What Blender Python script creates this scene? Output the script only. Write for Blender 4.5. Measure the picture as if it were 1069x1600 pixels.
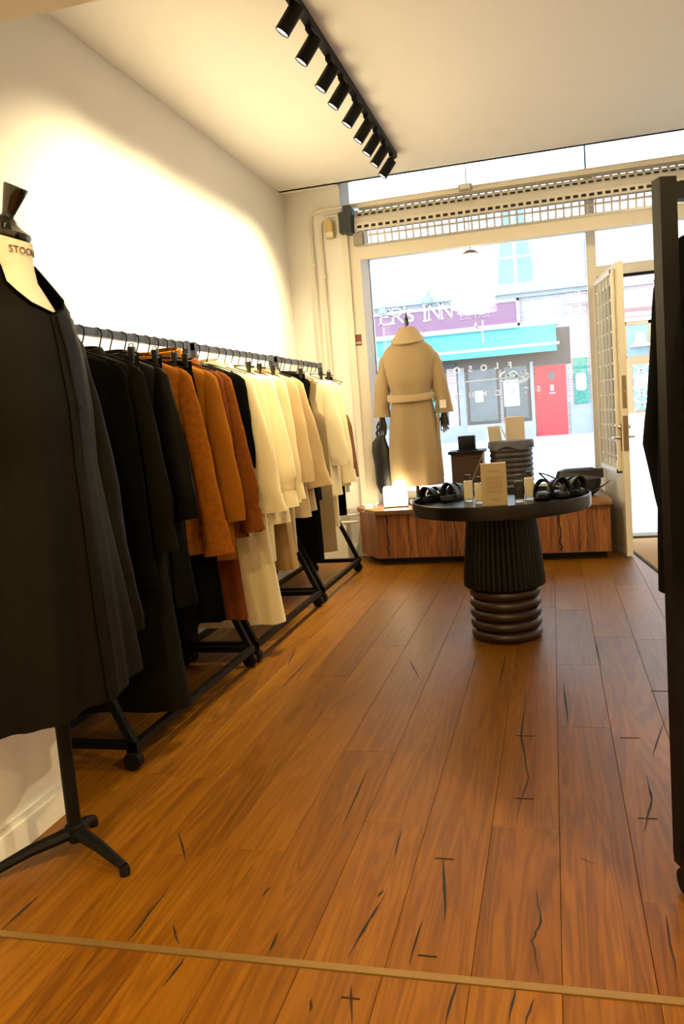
import bpy, math, random
from mathutils import Vector, Matrix
PI = math.pi
for o in list(bpy.data.objects):
    bpy.data.objects.remove(o, do_unlink=True)
S = bpy.context.scene
COL = S.collection

# ------------------------------------------------------------------ camera
CX, CY, F, CAMH = 534.5, 800.0, 1270.0, 1.12
vY = Vector((862-CX, 626-CY, F)).normalized()
vX = -Vector((-4700-CX, 1065-CY, F)).normalized()
vX = (vX - vY*vX.dot(vY)).normalized()
vZ = vX.cross(vY)
def ray(px, py):
    c = Vector((px-CX, py-CY, F)); return Vector((vX.dot(c), vY.dot(c), vZ.dot(c)))
CAM = Vector((0, 0, CAMH))
def at_z(px, py, z=0.0):
    d = ray(px, py); return CAM + d*((z-CAMH)/d.z)
def at_y(px, py, y):
    d = ray(px, py); return CAM + d*(y/d.y)
cam = bpy.data.cameras.new('camera'); cam_o = bpy.data.objects.new('camera', cam); COL.objects.link(cam_o)
rot = Matrix(((vX.x, -vX.y, -vX.z), (vY.x, -vY.y, -vY.z), (vZ.x, -vZ.y, -vZ.z)))
cam_o.matrix_world = Matrix.Translation(CAM) @ rot.to_4x4()
cam.sensor_fit = 'VERTICAL'; cam.sensor_height = 36; cam.lens = F/1600*36
cam.clip_start = 0.05; cam.clip_end = 200
S.camera = cam_o

# ------------------------------------------------------------------ world, light, exposure
w = bpy.data.worlds.new('overcast_sky'); S.world = w; w.use_nodes = True
bg = w.node_tree.nodes['Background']
bg.inputs[0].default_value = (0.80, 0.91, 1.0, 1); bg.inputs[1].default_value = 3.3
vs = S.view_settings
vs.view_transform = 'Standard'; vs.look = 'None'; vs.exposure = 0.82; vs.gamma = 1.0; vs.use_curve_mapping = False
WARM = (1.0, 0.81, 0.46)
RIGHT_FILL_W = (75.0, 45.0, 45.0)  # added spots on the out-of-view right track
SPOT_W = 76.0
REAR_FILL_W = 32.0
REAR_FILL_COL = (1.0, 0.73, 0.32)  # added downlights, tinted to stand in for light bounced off the floor

# ------------------------------------------------------------------ helpers
def lin(r, g, b):
    f = lambda c: (c/255/12.92) if c/255 <= .04045 else ((c/255+.055)/1.055)**2.4
    return (f(r), f(g), f(b), 1)
MATS = {}
def mat(name, col, rough=.6, metal=0, nscale=0, namt=.15, bump=0, bscale=None, stretch=(1,1,1), sheen=0, spec=.5, emit=None, estr=0, trans=0, coat=0):
    if name in MATS: return MATS[name]
    m = bpy.data.materials.new(name); m.use_nodes = True
    nt = m.node_tree; n = nt.nodes; l = nt.links; p = n['Principled BSDF']
    col = tuple(col) if len(col) == 4 else tuple(col)+(1,)
    p.inputs['Base Color'].default_value = col
    p.inputs['Roughness'].default_value = rough; p.inputs['Metallic'].default_value = metal
    p.inputs['Specular IOR Level'].default_value = spec
    if sheen: p.inputs['Sheen Weight'].default_value = sheen
    if coat: p.inputs['Coat Weight'].default_value = coat
    if emit: p.inputs['Emission Color'].default_value = tuple(emit)+(1,); p.inputs['Emission Strength'].default_value = estr
    if trans: p.inputs['Transmission Weight'].default_value = trans
    if nscale or bump:
        tc = n.new('ShaderNodeTexCoord'); mp = n.new('ShaderNodeMapping'); mp.inputs['Scale'].default_value = stretch
        l.new(tc.outputs['Object'], mp.inputs[0])
        ns = n.new('ShaderNodeTexNoise'); ns.inputs['Scale'].default_value = nscale or 20; ns.inputs['Detail'].default_value = 6
        l.new(mp.outputs[0], ns.inputs['Vector'])
        if nscale:
            mx = n.new('ShaderNodeMix'); mx.data_type = 'RGBA'; mx.blend_type = 'MIX'
            mx.inputs[6].default_value = tuple(c*(1-namt) for c in col[:3])+(1,)
            mx.inputs[7].default_value = tuple(min(1, c*(1+namt)) for c in col[:3])+(1,)
            l.new(ns.outputs['Fac'], mx.inputs[0]); l.new(mx.outputs[2], p.inputs['Base Color'])
        if bump:
            nb = n.new('ShaderNodeTexNoise'); nb.inputs['Scale'].default_value = bscale or nscale; nb.inputs['Detail'].default_value = 4
            l.new(mp.outputs[0], nb.inputs['Vector'])
            b = n.new('ShaderNodeBump'); b.inputs['Strength'].default_value = bump; b.inputs['Distance'].default_value = .01
            l.new(nb.outputs['Fac'], b.inputs['Height']); l.new(b.outputs[0], p.inputs['Normal'])
    MATS[name] = m; return m

def wood_mat(name, dark, mid, light, axis='Y', rough=.42, scale=1.0, rnd=.35, tintc=None, fine=.75, low=.75, blotch=.65, spect=None):
    """oak: stretched noise grain + rings, varied per object"""
    m = bpy.data.materials.new(name); m.use_nodes = True
    nt = m.node_tree; n = nt.nodes; l = nt.links; p = n['Principled BSDF']
    geo = n.new('ShaderNodeNewGeometry'); oi = n.new('ShaderNodeObjectInfo')
    mul = n.new('ShaderNodeVectorMath'); mul.operation = 'SCALE'
    cmb = n.new('ShaderNodeCombineXYZ')
    for i in range(3): l.new(oi.outputs['Random'], cmb.inputs[i])
    l.new(cmb.outputs[0], mul.inputs[0]); mul.inputs['Scale'].default_value = 37.0
    add = n.new('ShaderNodeVectorMath'); l.new(geo.outputs['Position'], add.inputs[0]); l.new(mul.outputs[0], add.inputs[1])
    mp = n.new('ShaderNodeMapping'); l.new(add.outputs[0], mp.inputs[0])
    st = {'X': (.06, 1, 1), 'Y': (1, .06, 1), 'Z': (1, 1, .06)}[axis]
    mp.inputs['Scale'].default_value = tuple(s*scale for s in st)
    n1 = n.new('ShaderNodeTexNoise'); n1.inputs['Scale'].default_value = 90; n1.inputs['Detail'].default_value = 8; n1.inputs['Roughness'].default_value = .65
    n2 = n.new('ShaderNodeTexNoise'); n2.inputs['Scale'].default_value = 9; n2.inputs['Detail'].default_value = 3; n2.inputs['Distortion'].default_value = 1.2
    l.new(mp.outputs[0], n1.inputs['Vector']); l.new(mp.outputs[0], n2.inputs['Vector'])
    # rings from low-frequency field
    mr = n.new('ShaderNodeMath'); mr.operation = 'MULTIPLY'; mr.inputs[1].default_value = 60; l.new(n2.outputs['Fac'], mr.inputs[0])
    sn = n.new('ShaderNodeMath'); sn.operation = 'SINE'; l.new(mr.outputs[0], sn.inputs[0])
    s2 = n.new('ShaderNodeMath'); s2.operation = 'MULTIPLY_ADD'; s2.inputs[1].default_value = .10; s2.inputs[2].default_value = 0; l.new(sn.outputs[0], s2.inputs[0])
    a1 = n.new('ShaderNodeMath'); a1.operation = 'MULTIPLY'; a1.inputs[1].default_value = fine; l.new(n1.outputs['Fac'], a1.inputs[0])
    a2 = n.new('ShaderNodeMath'); a2.operation = 'MULTIPLY_ADD'; a2.inputs[1].default_value = low; l.new(n2.outputs['Fac'], a2.inputs[0]); l.new(a1.outputs[0], a2.inputs[2])
    a3 = n.new('ShaderNodeMath'); a3.operation = 'ADD'; l.new(a2.outputs[0], a3.inputs[0]); l.new(s2.outputs[0], a3.inputs[1])
    r0 = n.new('ShaderNodeMath'); r0.operation = 'MULTIPLY_ADD'; r0.inputs[1].default_value = rnd; r0.inputs[2].default_value = .5-(fine+low)/2-rnd/2
    l.new(oi.outputs['Random'], r0.inputs[0])
    a4 = n.new('ShaderNodeMath'); a4.operation = 'ADD'; l.new(a3.outputs[0], a4.inputs[0]); l.new(r0.outputs[0], a4.inputs[1])
    cr = n.new('ShaderNodeValToRGB'); e = cr.color_ramp.elements
    e[0].position = .18; e[0].color = dark; e[1].position = .82; e[1].color = light
    x = cr.color_ramp.elements.new(.5); x.color = mid
    l.new(a4.outputs[0], cr.inputs[0])
    # dark blotches / mineral streaks
    n3 = n.new('ShaderNodeTexNoise'); n3.inputs['Scale'].default_value = 5; n3.inputs['Detail'].default_value = 5
    mp3 = n.new('ShaderNodeMapping'); l.new(add.outputs[0], mp3.inputs[0])
    mp3.inputs['Scale'].default_value = {'X': (.35, 1, 1), 'Y': (1, .35, 1), 'Z': (1, 1, .35)}[axis]
    l.new(mp3.outputs[0], n3.inputs['Vector'])
    c3 = n.new('ShaderNodeValToRGB'); c3.color_ramp.elements[0].position = .60; c3.color_ramp.elements[1].position = .78
    c3.color_ramp.elements[0].color = (0, 0, 0, 1); c3.color_ramp.elements[1].color = (blotch, blotch, blotch, 1)
    l.new(n3.outputs['Fac'], c3.inputs[0])
    mx = n.new('ShaderNodeMix'); mx.data_type = 'RGBA'; l.new(c3.outputs[0], mx.inputs[0]); l.new(cr.outputs[0], mx.inputs[6]); mx.inputs[7].default_value = tintc or dark
    l.new(mx.outputs[2], p.inputs['Base Color'])
    if spect: p.inputs['Specular IOR Level'].default_value = .38; p.inputs['Coat Weight'].default_value = .14; p.inputs['Coat Roughness'].default_value = .38; p.inputs['Specular Tint'].default_value = spect
    rr = n.new('ShaderNodeMapRange'); rr.inputs['To Min'].default_value = rough-.1; rr.inputs['To Max'].default_value = rough+.14
    l.new(n1.outputs['Fac'], rr.inputs['Value']); l.new(rr.outputs[0], p.inputs['Roughness'])
    b = n.new('ShaderNodeBump'); b.inputs['Strength'].default_value = .25; b.inputs['Distance'].default_value = .003
    l.new(n1.outputs['Fac'], b.inputs['Height']); l.new(b.outputs[0], p.inputs['Normal'])
    MATS[name] = m; return m

def brick_mat(name, c1, c2, mortar, scale=4.0):
    m = bpy.data.materials.new(name); m.use_nodes = True
    nt = m.node_tree; n = nt.nodes; l = nt.links; p = n['Principled BSDF']
    geo = n.new('ShaderNodeNewGeometry'); sp = n.new('ShaderNodeSeparateXYZ'); cb = n.new('ShaderNodeCombineXYZ')
    l.new(geo.outputs['Position'], sp.inputs[0]); l.new(sp.outputs[0], cb.inputs[0]); l.new(sp.outputs[2], cb.inputs[1])
    br = n.new('ShaderNodeTexBrick'); br.inputs['Scale'].default_value = scale
    br.inputs['Color1'].default_value = c1; br.inputs['Color2'].default_value = c2; br.inputs['Mortar'].default_value = mortar
    br.inputs['Mortar Size'].default_value = .03; br.inputs['Brick Width'].default_value = 1.0; br.inputs['Row Height'].default_value = .3
    l.new(cb.outputs[0], br.inputs['Vector']); l.new(br.outputs['Color'], p.inputs['Base Color'])
    p.inputs['Roughness'].default_value = .9
    MATS[name] = m; return m

def glass_mat(name, tint=(1, 1, 1), gloss=.07, rough=0.0):
    m = bpy.data.materials.new(name); m.use_nodes = True
    nt = m.node_tree; n = nt.nodes; l = nt.links; n.remove(n['Principled BSDF'])
    t = n.new('ShaderNodeBsdfTransparent'); t.inputs[0].default_value = tuple(tint)+(1,)
    g = n.new('ShaderNodeBsdfGlossy'); g.inputs['Roughness'].default_value = rough
    mx = n.new('ShaderNodeMixShader'); fr = n.new('ShaderNodeFresnel'); fr.inputs['IOR'].default_value = 1.5
    ml = n.new('ShaderNodeMath'); ml.operation = 'MULTIPLY'; ml.inputs[1].default_value = gloss/.04; ml.use_clamp = True
    l.new(fr.outputs[0], ml.inputs[0]); l.new(ml.outputs[0], mx.inputs[0]); l.new(t.outputs[0], mx.inputs[1]); l.new(g.outputs[0], mx.inputs[2])
    l.new(mx.outputs[0], n['Material Output'].inputs[0]); MATS[name] = m; return m

class MB:
    def __init__(s): s.v = []; s.f = []
    def box(s, x0, x1, y0, y1, z0, z1):
        b = len(s.v)
        s.v += [(x, y, z) for z in (z0, z1) for y in (y0, y1) for x in (x0, x1)]
        s.f += [tuple(b+i for i in q) for q in ((0,2,3,1),(4,5,7,6),(0,1,5,4),(2,6,7,3),(0,4,6,2),(1,3,7,5))]
        return s
    def cbox(s, x0, x1, y0, y1, z0, z1, c):
        """box with chamfered vertical and top edges"""
        def ring(z, d):
            return [(x0+d+c, y0+d, z), (x1-d-c, y0+d, z), (x1-d, y0+d+c, z), (x1-d, y1-d-c, z), (x1-d-c, y1-d, z), (x0+d+c, y1-d, z), (x0+d, y1-d-c, z), (x0+d, y0+d+c, z)]
        return s.loft([ring(z0, c*.5), ring(z0+c*.5, 0), ring(z1-c*.5, 0), ring(z1, c*.5)], True, True, True)
    def bar(s, p0, p1, w, h=None, up=(0, 0, 1)):
        p0 = Vector(p0); p1 = Vector(p1); d = (p1-p0).normalized(); h = h or w
        up = Vector(up)
        if abs(d.dot(up)) > .98: up = Vector((1, 0, 0))
        sx = d.cross(up).normalized()*(w/2); sy = sx.cross(d).normalized()*(h/2)
        b = len(s.v)
        for p in (p0, p1):
            for a, c in ((-1,-1), (1,-1), (1,1), (-1,1)): s.v.append(tuple(p+sx*a+sy*c))
        s.f += [tuple(b+i for i in q) for q in ((0,3,2,1),(4,5,6,7),(0,1,5,4),(1,2,6,5),(2,3,7,6),(3,0,4,7))]
        return s
    def loft(s, rings, closed=True, cap0=False, cap1=False):
        b = len(s.v); k = len(rings[0])
        for r in rings: s.v += [tuple(p) for p in r]
        for i in range(len(rings)-1):
            for j in range(k if closed else k-1):
                j2 = (j+1) % k
                s.f.append((b+i*k+j, b+i*k+j2, b+(i+1)*k+j2, b+(i+1)*k+j))
        if cap0: s.f.append(tuple(b+j for j in reversed(range(k))))
        if cap1: s.f.append(tuple(b+(len(rings)-1)*k+j for j in range(k)))
        return s
    def lathe(s, prof, n=24, c=(0, 0, 0), cap0=True, cap1=True, tilt=None):
        rings = []
        for r, z in prof:
            ring = []
            for j in range(n):
                p = Vector((r*math.cos(2*PI*j/n), r*math.sin(2*PI*j/n), z))
                if tilt: p = tilt @ p
                ring.append(tuple(p+Vector(c)))
            rings.append(ring)
        return s.loft(rings, True, cap0, cap1)
    def tube(s, pts, r, n=8, cap=True, flat=1.0):
        pts = [Vector(p) for p in pts]; rings = []
        rr = r if isinstance(r, (list, tuple)) else [r]*len(pts)
        t0 = (pts[1]-pts[0]).normalized(); up = Vector((0, 0, 1)) if abs(t0.z) < .9 else Vector((1, 0, 0))
        u = t0.cross(up).normalized()
        for i, p in enumerate(pts):
            t = (pts[min(i+1, len(pts)-1)]-pts[max(i-1, 0)]).normalized()
            u = (u - t*u.dot(t)).normalized(); v = t.cross(u)
            rings.append([tuple(p+u*math.cos(2*PI*j/n)*rr[i]+v*math.sin(2*PI*j/n)*rr[i]*flat) for j in range(n)])
        return s.loft(rings, True, cap, cap)
    def prism(s, poly, z0, z1):
        return s.loft([[(x, y, z0) for x, y in poly], [(x, y, z1) for x, y in poly]], True, True, True)
    def prism_xz(s, poly, y0, y1):
        return s.loft([[(x, y1, z) for x, z in poly], [(x, y0, z) for x, z in poly]], True, True, True)
    def quad(s, *p):
        b = len(s.v); s.v += [tuple(q) for q in p]; s.f.append(tuple(range(b, b+len(p)))); return s
    def mesh(s, name, m, smooth=False):
        me = bpy.data.meshes.new(name); me.from_pydata(s.v, [], s.f); me.update()
        if m: me.materials.append(m)
        if smooth:
            me.polygons.foreach_set('use_smooth', [True]*len(me.polygons))
            try: me.set_sharp_from_angle(angle=math.radians(42))
            except Exception: pass
        return me
    def build(s, name, m, parent=None, smooth=False, loc=None):
        o = bpy.data.objects.new(name, s.mesh(name, m, smooth)); COL.objects.link(o)
        if parent: o.parent = parent
        if loc: o.location = loc
        return o
def tag(o, label, cat, group=None):
    o['label'] = label; o['category'] = cat
    if group: o['group'] = group
    return o
def thing(name, label, cat, loc=(0, 0, 0), rz=0, group=None):
    o = bpy.data.objects.new(name, None); o.empty_display_size = .05; COL.objects.link(o)
    o.location = loc; o.rotation_euler = (0, 0, rz); return tag(o, label, cat, group)
def struct(name, mb, m, label=None, smooth=False):
    o = mb.build(name, m, None, smooth); o['kind'] = 'structure'
    if label: o['label'] = label
    return o
def sroot(name, label):
    o = bpy.data.objects.new(name, None); COL.objects.link(o); o['kind'] = 'structure'; o['label'] = label; return o
def text_mesh(body, size, m, name, parent=None, extrude=.001, align='CENTER', font_shear=0, bold=0):
    cu = bpy.data.curves.new(name, 'FONT'); cu.body = body; cu.size = size; cu.extrude = extrude
    cu.align_x = align; cu.align_y = 'CENTER'; cu.shear = font_shear; cu.offset = bold; cu.resolution_u = 4
    t = bpy.data.objects.new(name+'_tmp', cu); COL.objects.link(t)
    bpy.context.view_layer.update()
    me = bpy.data.meshes.new_from_object(t.evaluated_get(bpy.context.evaluated_depsgraph_get()))
    bpy.data.objects.remove(t, do_unlink=True)
    me.materials.clear(); me.materials.append(m)
    o = bpy.data.objects.new(name, me); COL.objects.link(o)
    if parent: o.parent = parent
    return o
rnd = random.Random(7)

# ------------------------------------------------------------------ materials
plaster = mat('white_plaster', (.80, .78, .74), .85, nscale=3, namt=.02, bump=.08, bscale=40)
ceil_m = mat('ceiling_paint', (.82, .80, .77), .9, nscale=2, namt=.02)
cream = mat('cream_paint', (.74, .69, .60), .55, nscale=6, namt=.03)
whitepaint = mat('white_gloss_paint', (.82, .82, .80), .35)
floorwood = wood_mat('oak_floor', (.085, .028, .0015, 1), (.180, .066, .0022, 1), (.26, .104, .006, 1), 'Y', .42, rnd=.24, tintc=(.09, .031, .004, 1), fine=.55, low=.45, blotch=.45, spect=(1, .5, .15, 1))
benchwood = wood_mat('bench_oak', (.05, .016, .006, 1), (.22, .075, .022, 1), (.40, .15, .045, 1), 'Z', .45, rnd=.3)
benchtop = wood_mat('bench_top_oak', (.08, .03, .01, 1), (.30, .14, .05, 1), (.45, .22, .08, 1), 'X', .45, rnd=.1)
crackm = mat('crack_filler', (.012, .008, .005), .7)
subfloor = mat('subfloor', (.02, .012, .008), .9)
brass = mat('brass_strip', (.32, .19, .06), .45, .6, nscale=30, namt=.1)
blackmetal = mat('black_powder_coat', (.0032, .0032, .0036), .5, .0, spec=.18, nscale=60, namt=.2)
greymetal = mat('grey_black_steel', (.055, .058, .066), .38, .5, nscale=40, namt=.15)
blackgloss = mat('black_lacquer', (.004, .004, .004), .12, coat=.6)
blackwood = mat('black_stained_wood', (.0022, .0022, .0024), .45, spec=.22, nscale=40, namt=.3, stretch=(1, 1, .1))
darkbrown = mat('dark_brown_wood', (.026, .011, .006), .4, nscale=30, namt=.3, stretch=(.1, .1, 1))
rubber = mat('black_rubber', (.004, .004, .004), .65, spec=.2)
steel = mat('brushed_steel', (.5, .48, .42), .3, 1, nscale=50, namt=.08)
agedbrass = mat('aged_brass', (.30, .23, .12), .4, .9)
linen = mat('linen_form', (.72, .66, .55), .85, nscale=200, namt=.08, bump=.1, bscale=400)
pane_m = glass_mat('window_glass', (.97, .99, 1), .06)
def cloth(name, c, rough=.85, sheen=.25, amt=.12, ns=60, bump=.12, spec=.2):
    return mat(name, c, rough, nscale=ns, namt=amt, bump=bump, bscale=ns*4, sheen=sheen, spec=spec)
C_BLACK = cloth('black_cotton', (.0010, .0009, .0009), .9, 0, spec=.06)
C_SATIN = cloth('black_satin', (.0012, .0010, .0008), .55, 0, bump=.05, spec=.09)
C_OLIVE = cloth('black_olive_twill', (.0042, .0033, .0017), .75, 0, spec=.07)
C_LACE = cloth('black_lace', (.004, .0036, .0032), .6, 0, .8, 120, .6, spec=.1)
C_RUST = cloth('rust_suede', (.23, .072, .006), .9, 0, .5, 45, spec=.08)
C_RUST2 = cloth('dark_rust_suede', (.17, .050, .006), .9, 0, .5, 45, spec=.08)
C_ORANGE = cloth('tobacco_wool', (.25, .088, .006), .85, 0, .10, spec=.08)
C_REDBR = cloth('red_brown_velvet', (.12, .030, .006), .8, 0, spec=.08)
C_CREAM = cloth('cream_wool', (.72, .60, .36), .9, .3, .08, 80)
C_CREAM2 = cloth('ivory_cotton', (.78, .68, .45), .8, .1, .04)
C_IVSAT = cloth('ivory_satin', (.80, .70, .48), .35, 0, .03, 60, .03)
C_BEIGE = cloth('beige_wool', (.44, .31, .16), .9, .1, .08)
C_BEIGE2 = cloth('sand_wool', (.52, .39, .22), .9, .1, .08)
C_TAN = cloth('tan_wool', (.36, .22, .09), .9, .1, .08)
C_TAUPE = cloth('taupe_wool', (.20, .14, .07), .9, 0, .08)
C_LEATHER = cloth('brown_leather', (.17, .065, .025), .4, 0, .2, 30)
C_CAMEL = cloth('camel_wool', (.40, .295, .165), .9, .2, .07, 70)
C_CAMEL2 = cloth('camel_belt_wool', (.50, .38, .23), .9, .2, .07, 70)
blkleather = mat('black_leather', (.004, .004, .005), .38, nscale=50, namt=.3, bump=.2, bscale=150)
greyleather = mat('charcoal_leather', (.018, .018, .021), .45, nscale=50, namt=.2, bump=.15, bscale=120)

# ------------------------------------------------------------------ room shell
XL, XR, YB, YW, YG, ZC = -1.95, 2.1, -2.2, 6.30, 6.62, 2.87
PIER_X, PIER_Y0, PIER_Y1 = -1.49, 1.50, 2.06
floor = struct('floor', MB().box(XL-.1, XR+.1, YB-.1, 6.66, -.12, -.014), subfloor, 'worn brown oak plank floor')
unit = MB().loft([[(0, 0, -.014), (1, 0, -.014), (1, 1, -.014), (0, 1, -.014)], [(0, 0, -.0012), (1, 0, -.0012), (1, 1, -.0012), (0, 1, -.0012)],
                  [(.005, .0006, 0), (.995, .0006, 0), (.995, .9994, 0), (.005, .9994, 0)]], True, False, True).mesh('plank', floorwood)
PW = .1753
joints = {0: [2.79, 3.48, 4.42], -1: [2.09, 4.497], -2: [3.755, 1.2], -3: [2.073, 3.75], -4: [2.54, 4.6], 1: [1.79, 3.9], -5: [3.76, 1.9], -7: [4.32, 2.3]}
xk0 = .143-PW   # column 0 spans x -0.032..0.143
BR0, BR1 = 1.468, 1.490    # brass strip gap
k0 = math.floor((XL-xk0)/PW); k1 = math.ceil((XR-xk0)/PW)
for k in range(k0, k1):
    xa, xb = max(XL, xk0+k*PW), min(XR, xk0+(k+1)*PW)
    if xb-xa < .01: continue
    js = sorted(joints.get(k, []))
    ys = [YB]
    y = YB
    fixed = [j for j in js if j > BR1+.1]
    y = BR0
    seg0 = []
    t = BR0
    while t > YB+.9:
        t -= rnd.uniform(1.1, 1.9); seg0.append(max(t, YB))
    ends = [YB]+[s for s in sorted(seg0) if s > YB+.3]+[BR0]
    segs = [(ends[i], ends[i+1]) for i in range(len(ends)-1)]
    t = BR1; cuts = [BR1]
    if not fixed:
        t = BR1+rnd.uniform(.3, 1.3); cuts.append(t)
    else: cuts += fixed; t = fixed[-1]
    while t < 6.66-.8:
        t += rnd.uniform(.9, 1.7)
        if t < 6.35: cuts.append(t)
    cuts.append(6.66)
    segs += [(cuts[i], cuts[i+1]) for i in range(len(cuts)-1)]
    for a, b in segs:
        o = bpy.data.objects.new('plank', unit); COL.objects.link(o); o.parent = floor
        o.location = (xa+.0004, a+.0004, rnd.uniform(-.0005, .0)); o.scale = (xb-xa-.0008, b-a-.0008, 1)
st = MB().box(XL, XR, BR0+.001, BR1-.001, -.014, .002).build('threshold_strip', brass, floor); st['label'] = 'brass threshold strip'
# cracks with dark filler and small cross-shaped staples, laid where the photograph shows them
def crack(pts, wpx=4, name='crack'):
    P = [at_z(px, py, .0012) for px, py in pts]
    Q = []
    for i in range(len(P)-1):
        for j in range(4):
            t = j/4; p = P[i].lerp(P[i+1], t)
            Q.append(p+Vector((rnd.uniform(-.002, .002), 0, 0)))
    Q.append(P[-1])
    n = len(Q); L = []; Rr = []
    for i, p in enumerate(Q):
        wv = wpx*.0017*math.sin(PI*min(max(i/(n-1), .06), .94))*rnd.uniform(.6, 1.3)*.5
        L.append((p.x-wv, p.y, .0009)); Rr.append((p.x+wv, p.y, .0009))
    MB().loft([L, Rr], False).build(name, crackm, floor)
for pts in ([(822,1080),(815,1150),(826,1215),(806,1282)], [(790,1024),(780,1075)], [(838,1390),(845,1440),(832,1470),(842,1520)],
            [(1010,1210),(1020,1250),(1006,1300)], [(693,1340),(695,1440)], [(660,1440),(640,1505)], [(715,1530),(696,1600)], [(805,1540),(795,1600)],
            [(628,1295),(616,1340)], [(545,1495),(575,1440),(600,1400)], [(435,1455),(420,1487)], [(575,1200),(535,1290)], [(290,1495),(255,1540)],
            [(548,1540),(550,1600)], [(487,1560),(484,1580)], [(270,1445),(280,1475)], [(280,1300),(290,1345)], [(265,1385),(200,1470)], [(425,1385),(408,1400)],
            [(600,1390),(588,1402)], [(463,1010),(450,1040)], [(905,1340),(930,1350)], [(1040,1120),(1020,1180)], [(880,1060),(888,1130)], [(490,1020),(440,1075)],
            [(640,1030),(655,1060)], [(820,1600),(835,1560)], [(1040,1430),(1058,1530)], [(60,1400),(0,1455)], [(930,1000),(940,1040)]):
    crack(pts)
def staple(px, py, half=15):
    a = at_z(px-half, py, 0); b = at_z(px+half, py, 0); c = at_z(px, py, 0)
    MB().box(a.x, b.x, c.y-.0018, c.y+.0018, .0002, .0014).build('staple', crackm, floor)
for px, py in ((820,1150),(820,1248),(984,1153),(1012,1279),(695,1342),(668,1494),(1032,1080),(548,1560)): staple(px, py)

def solid(name, x0, x1, y0, y1, z0, z1, m=plaster, label=None): return struct(name, MB().box(x0, x1, y0, y1, z0, z1), m, label)
solid('wall_left', XL-.12, XL, YB, 6.75, -.014, ZC, plaster, 'white plastered side wall')
solid('wall_right', XR, XR+.12, YB, 6.75, -.014, 3.06)
solid('wall_rear', XL-.12, XR+.12, YB-.12, YB, -.014, ZC)
solid('wall_front', XL, -1.50, YW, 6.75, -.014, 3.06, plaster, 'white wall beside the shop window')
struct('ceiling', MB().box(XL-.12, XR+.12, YB-.12, 6.22, ZC, ZC+.15).box(XL-.12, -1.50, 6.22, 6.32, ZC, 3.0).box(XL-.12, XR+.12, 6.20, 6.85, 3.06, 3.12).box(XL-.12, XR+.12, 6.18, 6.22, ZC, 3.12), ceil_m, 'white ceiling')
solid('wall_left_pier', XL, PIER_X, PIER_Y0, PIER_Y1, -.014, 2.25, plaster, 'white pier of the archway')
solid('wall_right_pier', 1.55, XR, PIER_Y0, PIER_Y1, -.014, 2.25, plaster)
solid('ceiling_beam', XL, XR, PIER_Y0, PIER_Y1, 2.25, ZC, mat('beam_paint', (.74, .68, .56), .85), 'dropped beam of the archway')
def skirting(name, x0, x1, y0, y1):
    struct(name, MB().box(x0, x1, y0, y1, 0, .075).box(x0, x1-(.006 if x1-x0 < .05 else 0), y0+(.006 if y1-y0 < .05 else 0), y1, .075, .095), whitepaint)
skirting('baseboard_left', XL, XL+.02, PIER_Y1, YW)
skirting('baseboard_left_pier', PIER_X, PIER_X+.016, PIER_Y0, PIER_Y1)
skirting('baseboard_front', XL+.02, -1.50, YW-.02, YW)
struct('trim_1', MB().box(PIER_X, PIER_X+.012, PIER_Y0, 1.70, .095, 2.25), whitepaint, 'flat white casing on the archway pier')
struct('trim_2', MB().box(-1.50, -1.37, YW-.01, YG, .0, 2.62).box(-1.50, -1.455, YW-.03, YW-.01, 0, 2.5), cream, 'cream shutter guide column beside window')

# window wall at YG
def frame_boxes(boxes, m=whitepaint, y0=YG-.03, y1=YG+.04):
    b = MB()
    for x0, x1, z0, z1 in boxes: b.box(x0, x1, y0, y1, z0, z1)
    return b
WX0, WX1 = -1.37, .305
win = sroot('window_1', 'large shop window with white frame')
for nm, bx in (('stile', (-1.47, WX0, .42, 2.62)), ('mullion', (WX1, .372, .0, 2.78)), ('sill', (WX0, WX1, .42, .475)), ('transom', (WX0, WX1, 2.36, 2.43)), ('head', (-1.50, WX1, 3.03, 3.06))):
    frame_boxes([bx], whitepaint if nm in ('stile', 'sill') else cream).build(nm, None, win).data.materials.append(whitepaint if nm in ('stile', 'sill') else cream)
def pane(x0, x1, z0, z1, parent, y=YG):
    return MB().box(x0, x1, y, y+.006, z0, z1).build('pane', pane_m, parent)
pane(WX0, WX1, .475, 2.36, win); pane(-1.50, WX1, 2.43, 2.78, win); pane(-1.50, XR, 2.80, 3.03, win); frame_boxes([(-1.50, XR, 2.775, 2.80)]).build('glazing_bar', cream, win)
MB().box(-1.47, WX1, YG-.02, YG+.1, -.014, .42).build('apron', cream, win)
win2 = sroot('window_2', 'glazed light above the entrance door')
for nm, bx in (('transom', (.372, 1.22, 2.02, 2.095)), ('mullion', (1.22, 1.29, 0, 2.78)), ('head', (.372, 1.22, 3.03, 3.06)), ('rail', (.372, 1.22, 2.36, 2.43))):
    frame_boxes([bx]).build(nm, cream, win2)
pane(.372, 1.22, 2.095, 2.36, win2); pane(.372, 1.22, 2.43, 2.78, win2)
MB().box(.372, 1.22, YG-.01, YG+.03, 2.0, 2.02).build('weather_strip', rubber, win2)
win3 = sroot('window_3', 'side window right of the entrance')
for nm, bx in (('stile', (2.04, XR, 0, 3.03)), ('sill', (1.29, 2.04, .42, .475)), ('transom', (1.29, 2.04, 2.36, 2.43)), ('head', (1.29, XR, 3.03, 3.06))):
    frame_boxes([bx]).build(nm, cream, win3)
pane(1.29, 2.04, .475, 2.36, win3); pane(1.29, 2.04, 2.43, 2.78, win3)
MB().box(1.29, XR, YG-.02, YG+.1, -.014, .42).build('apron', cream, win3)
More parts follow.
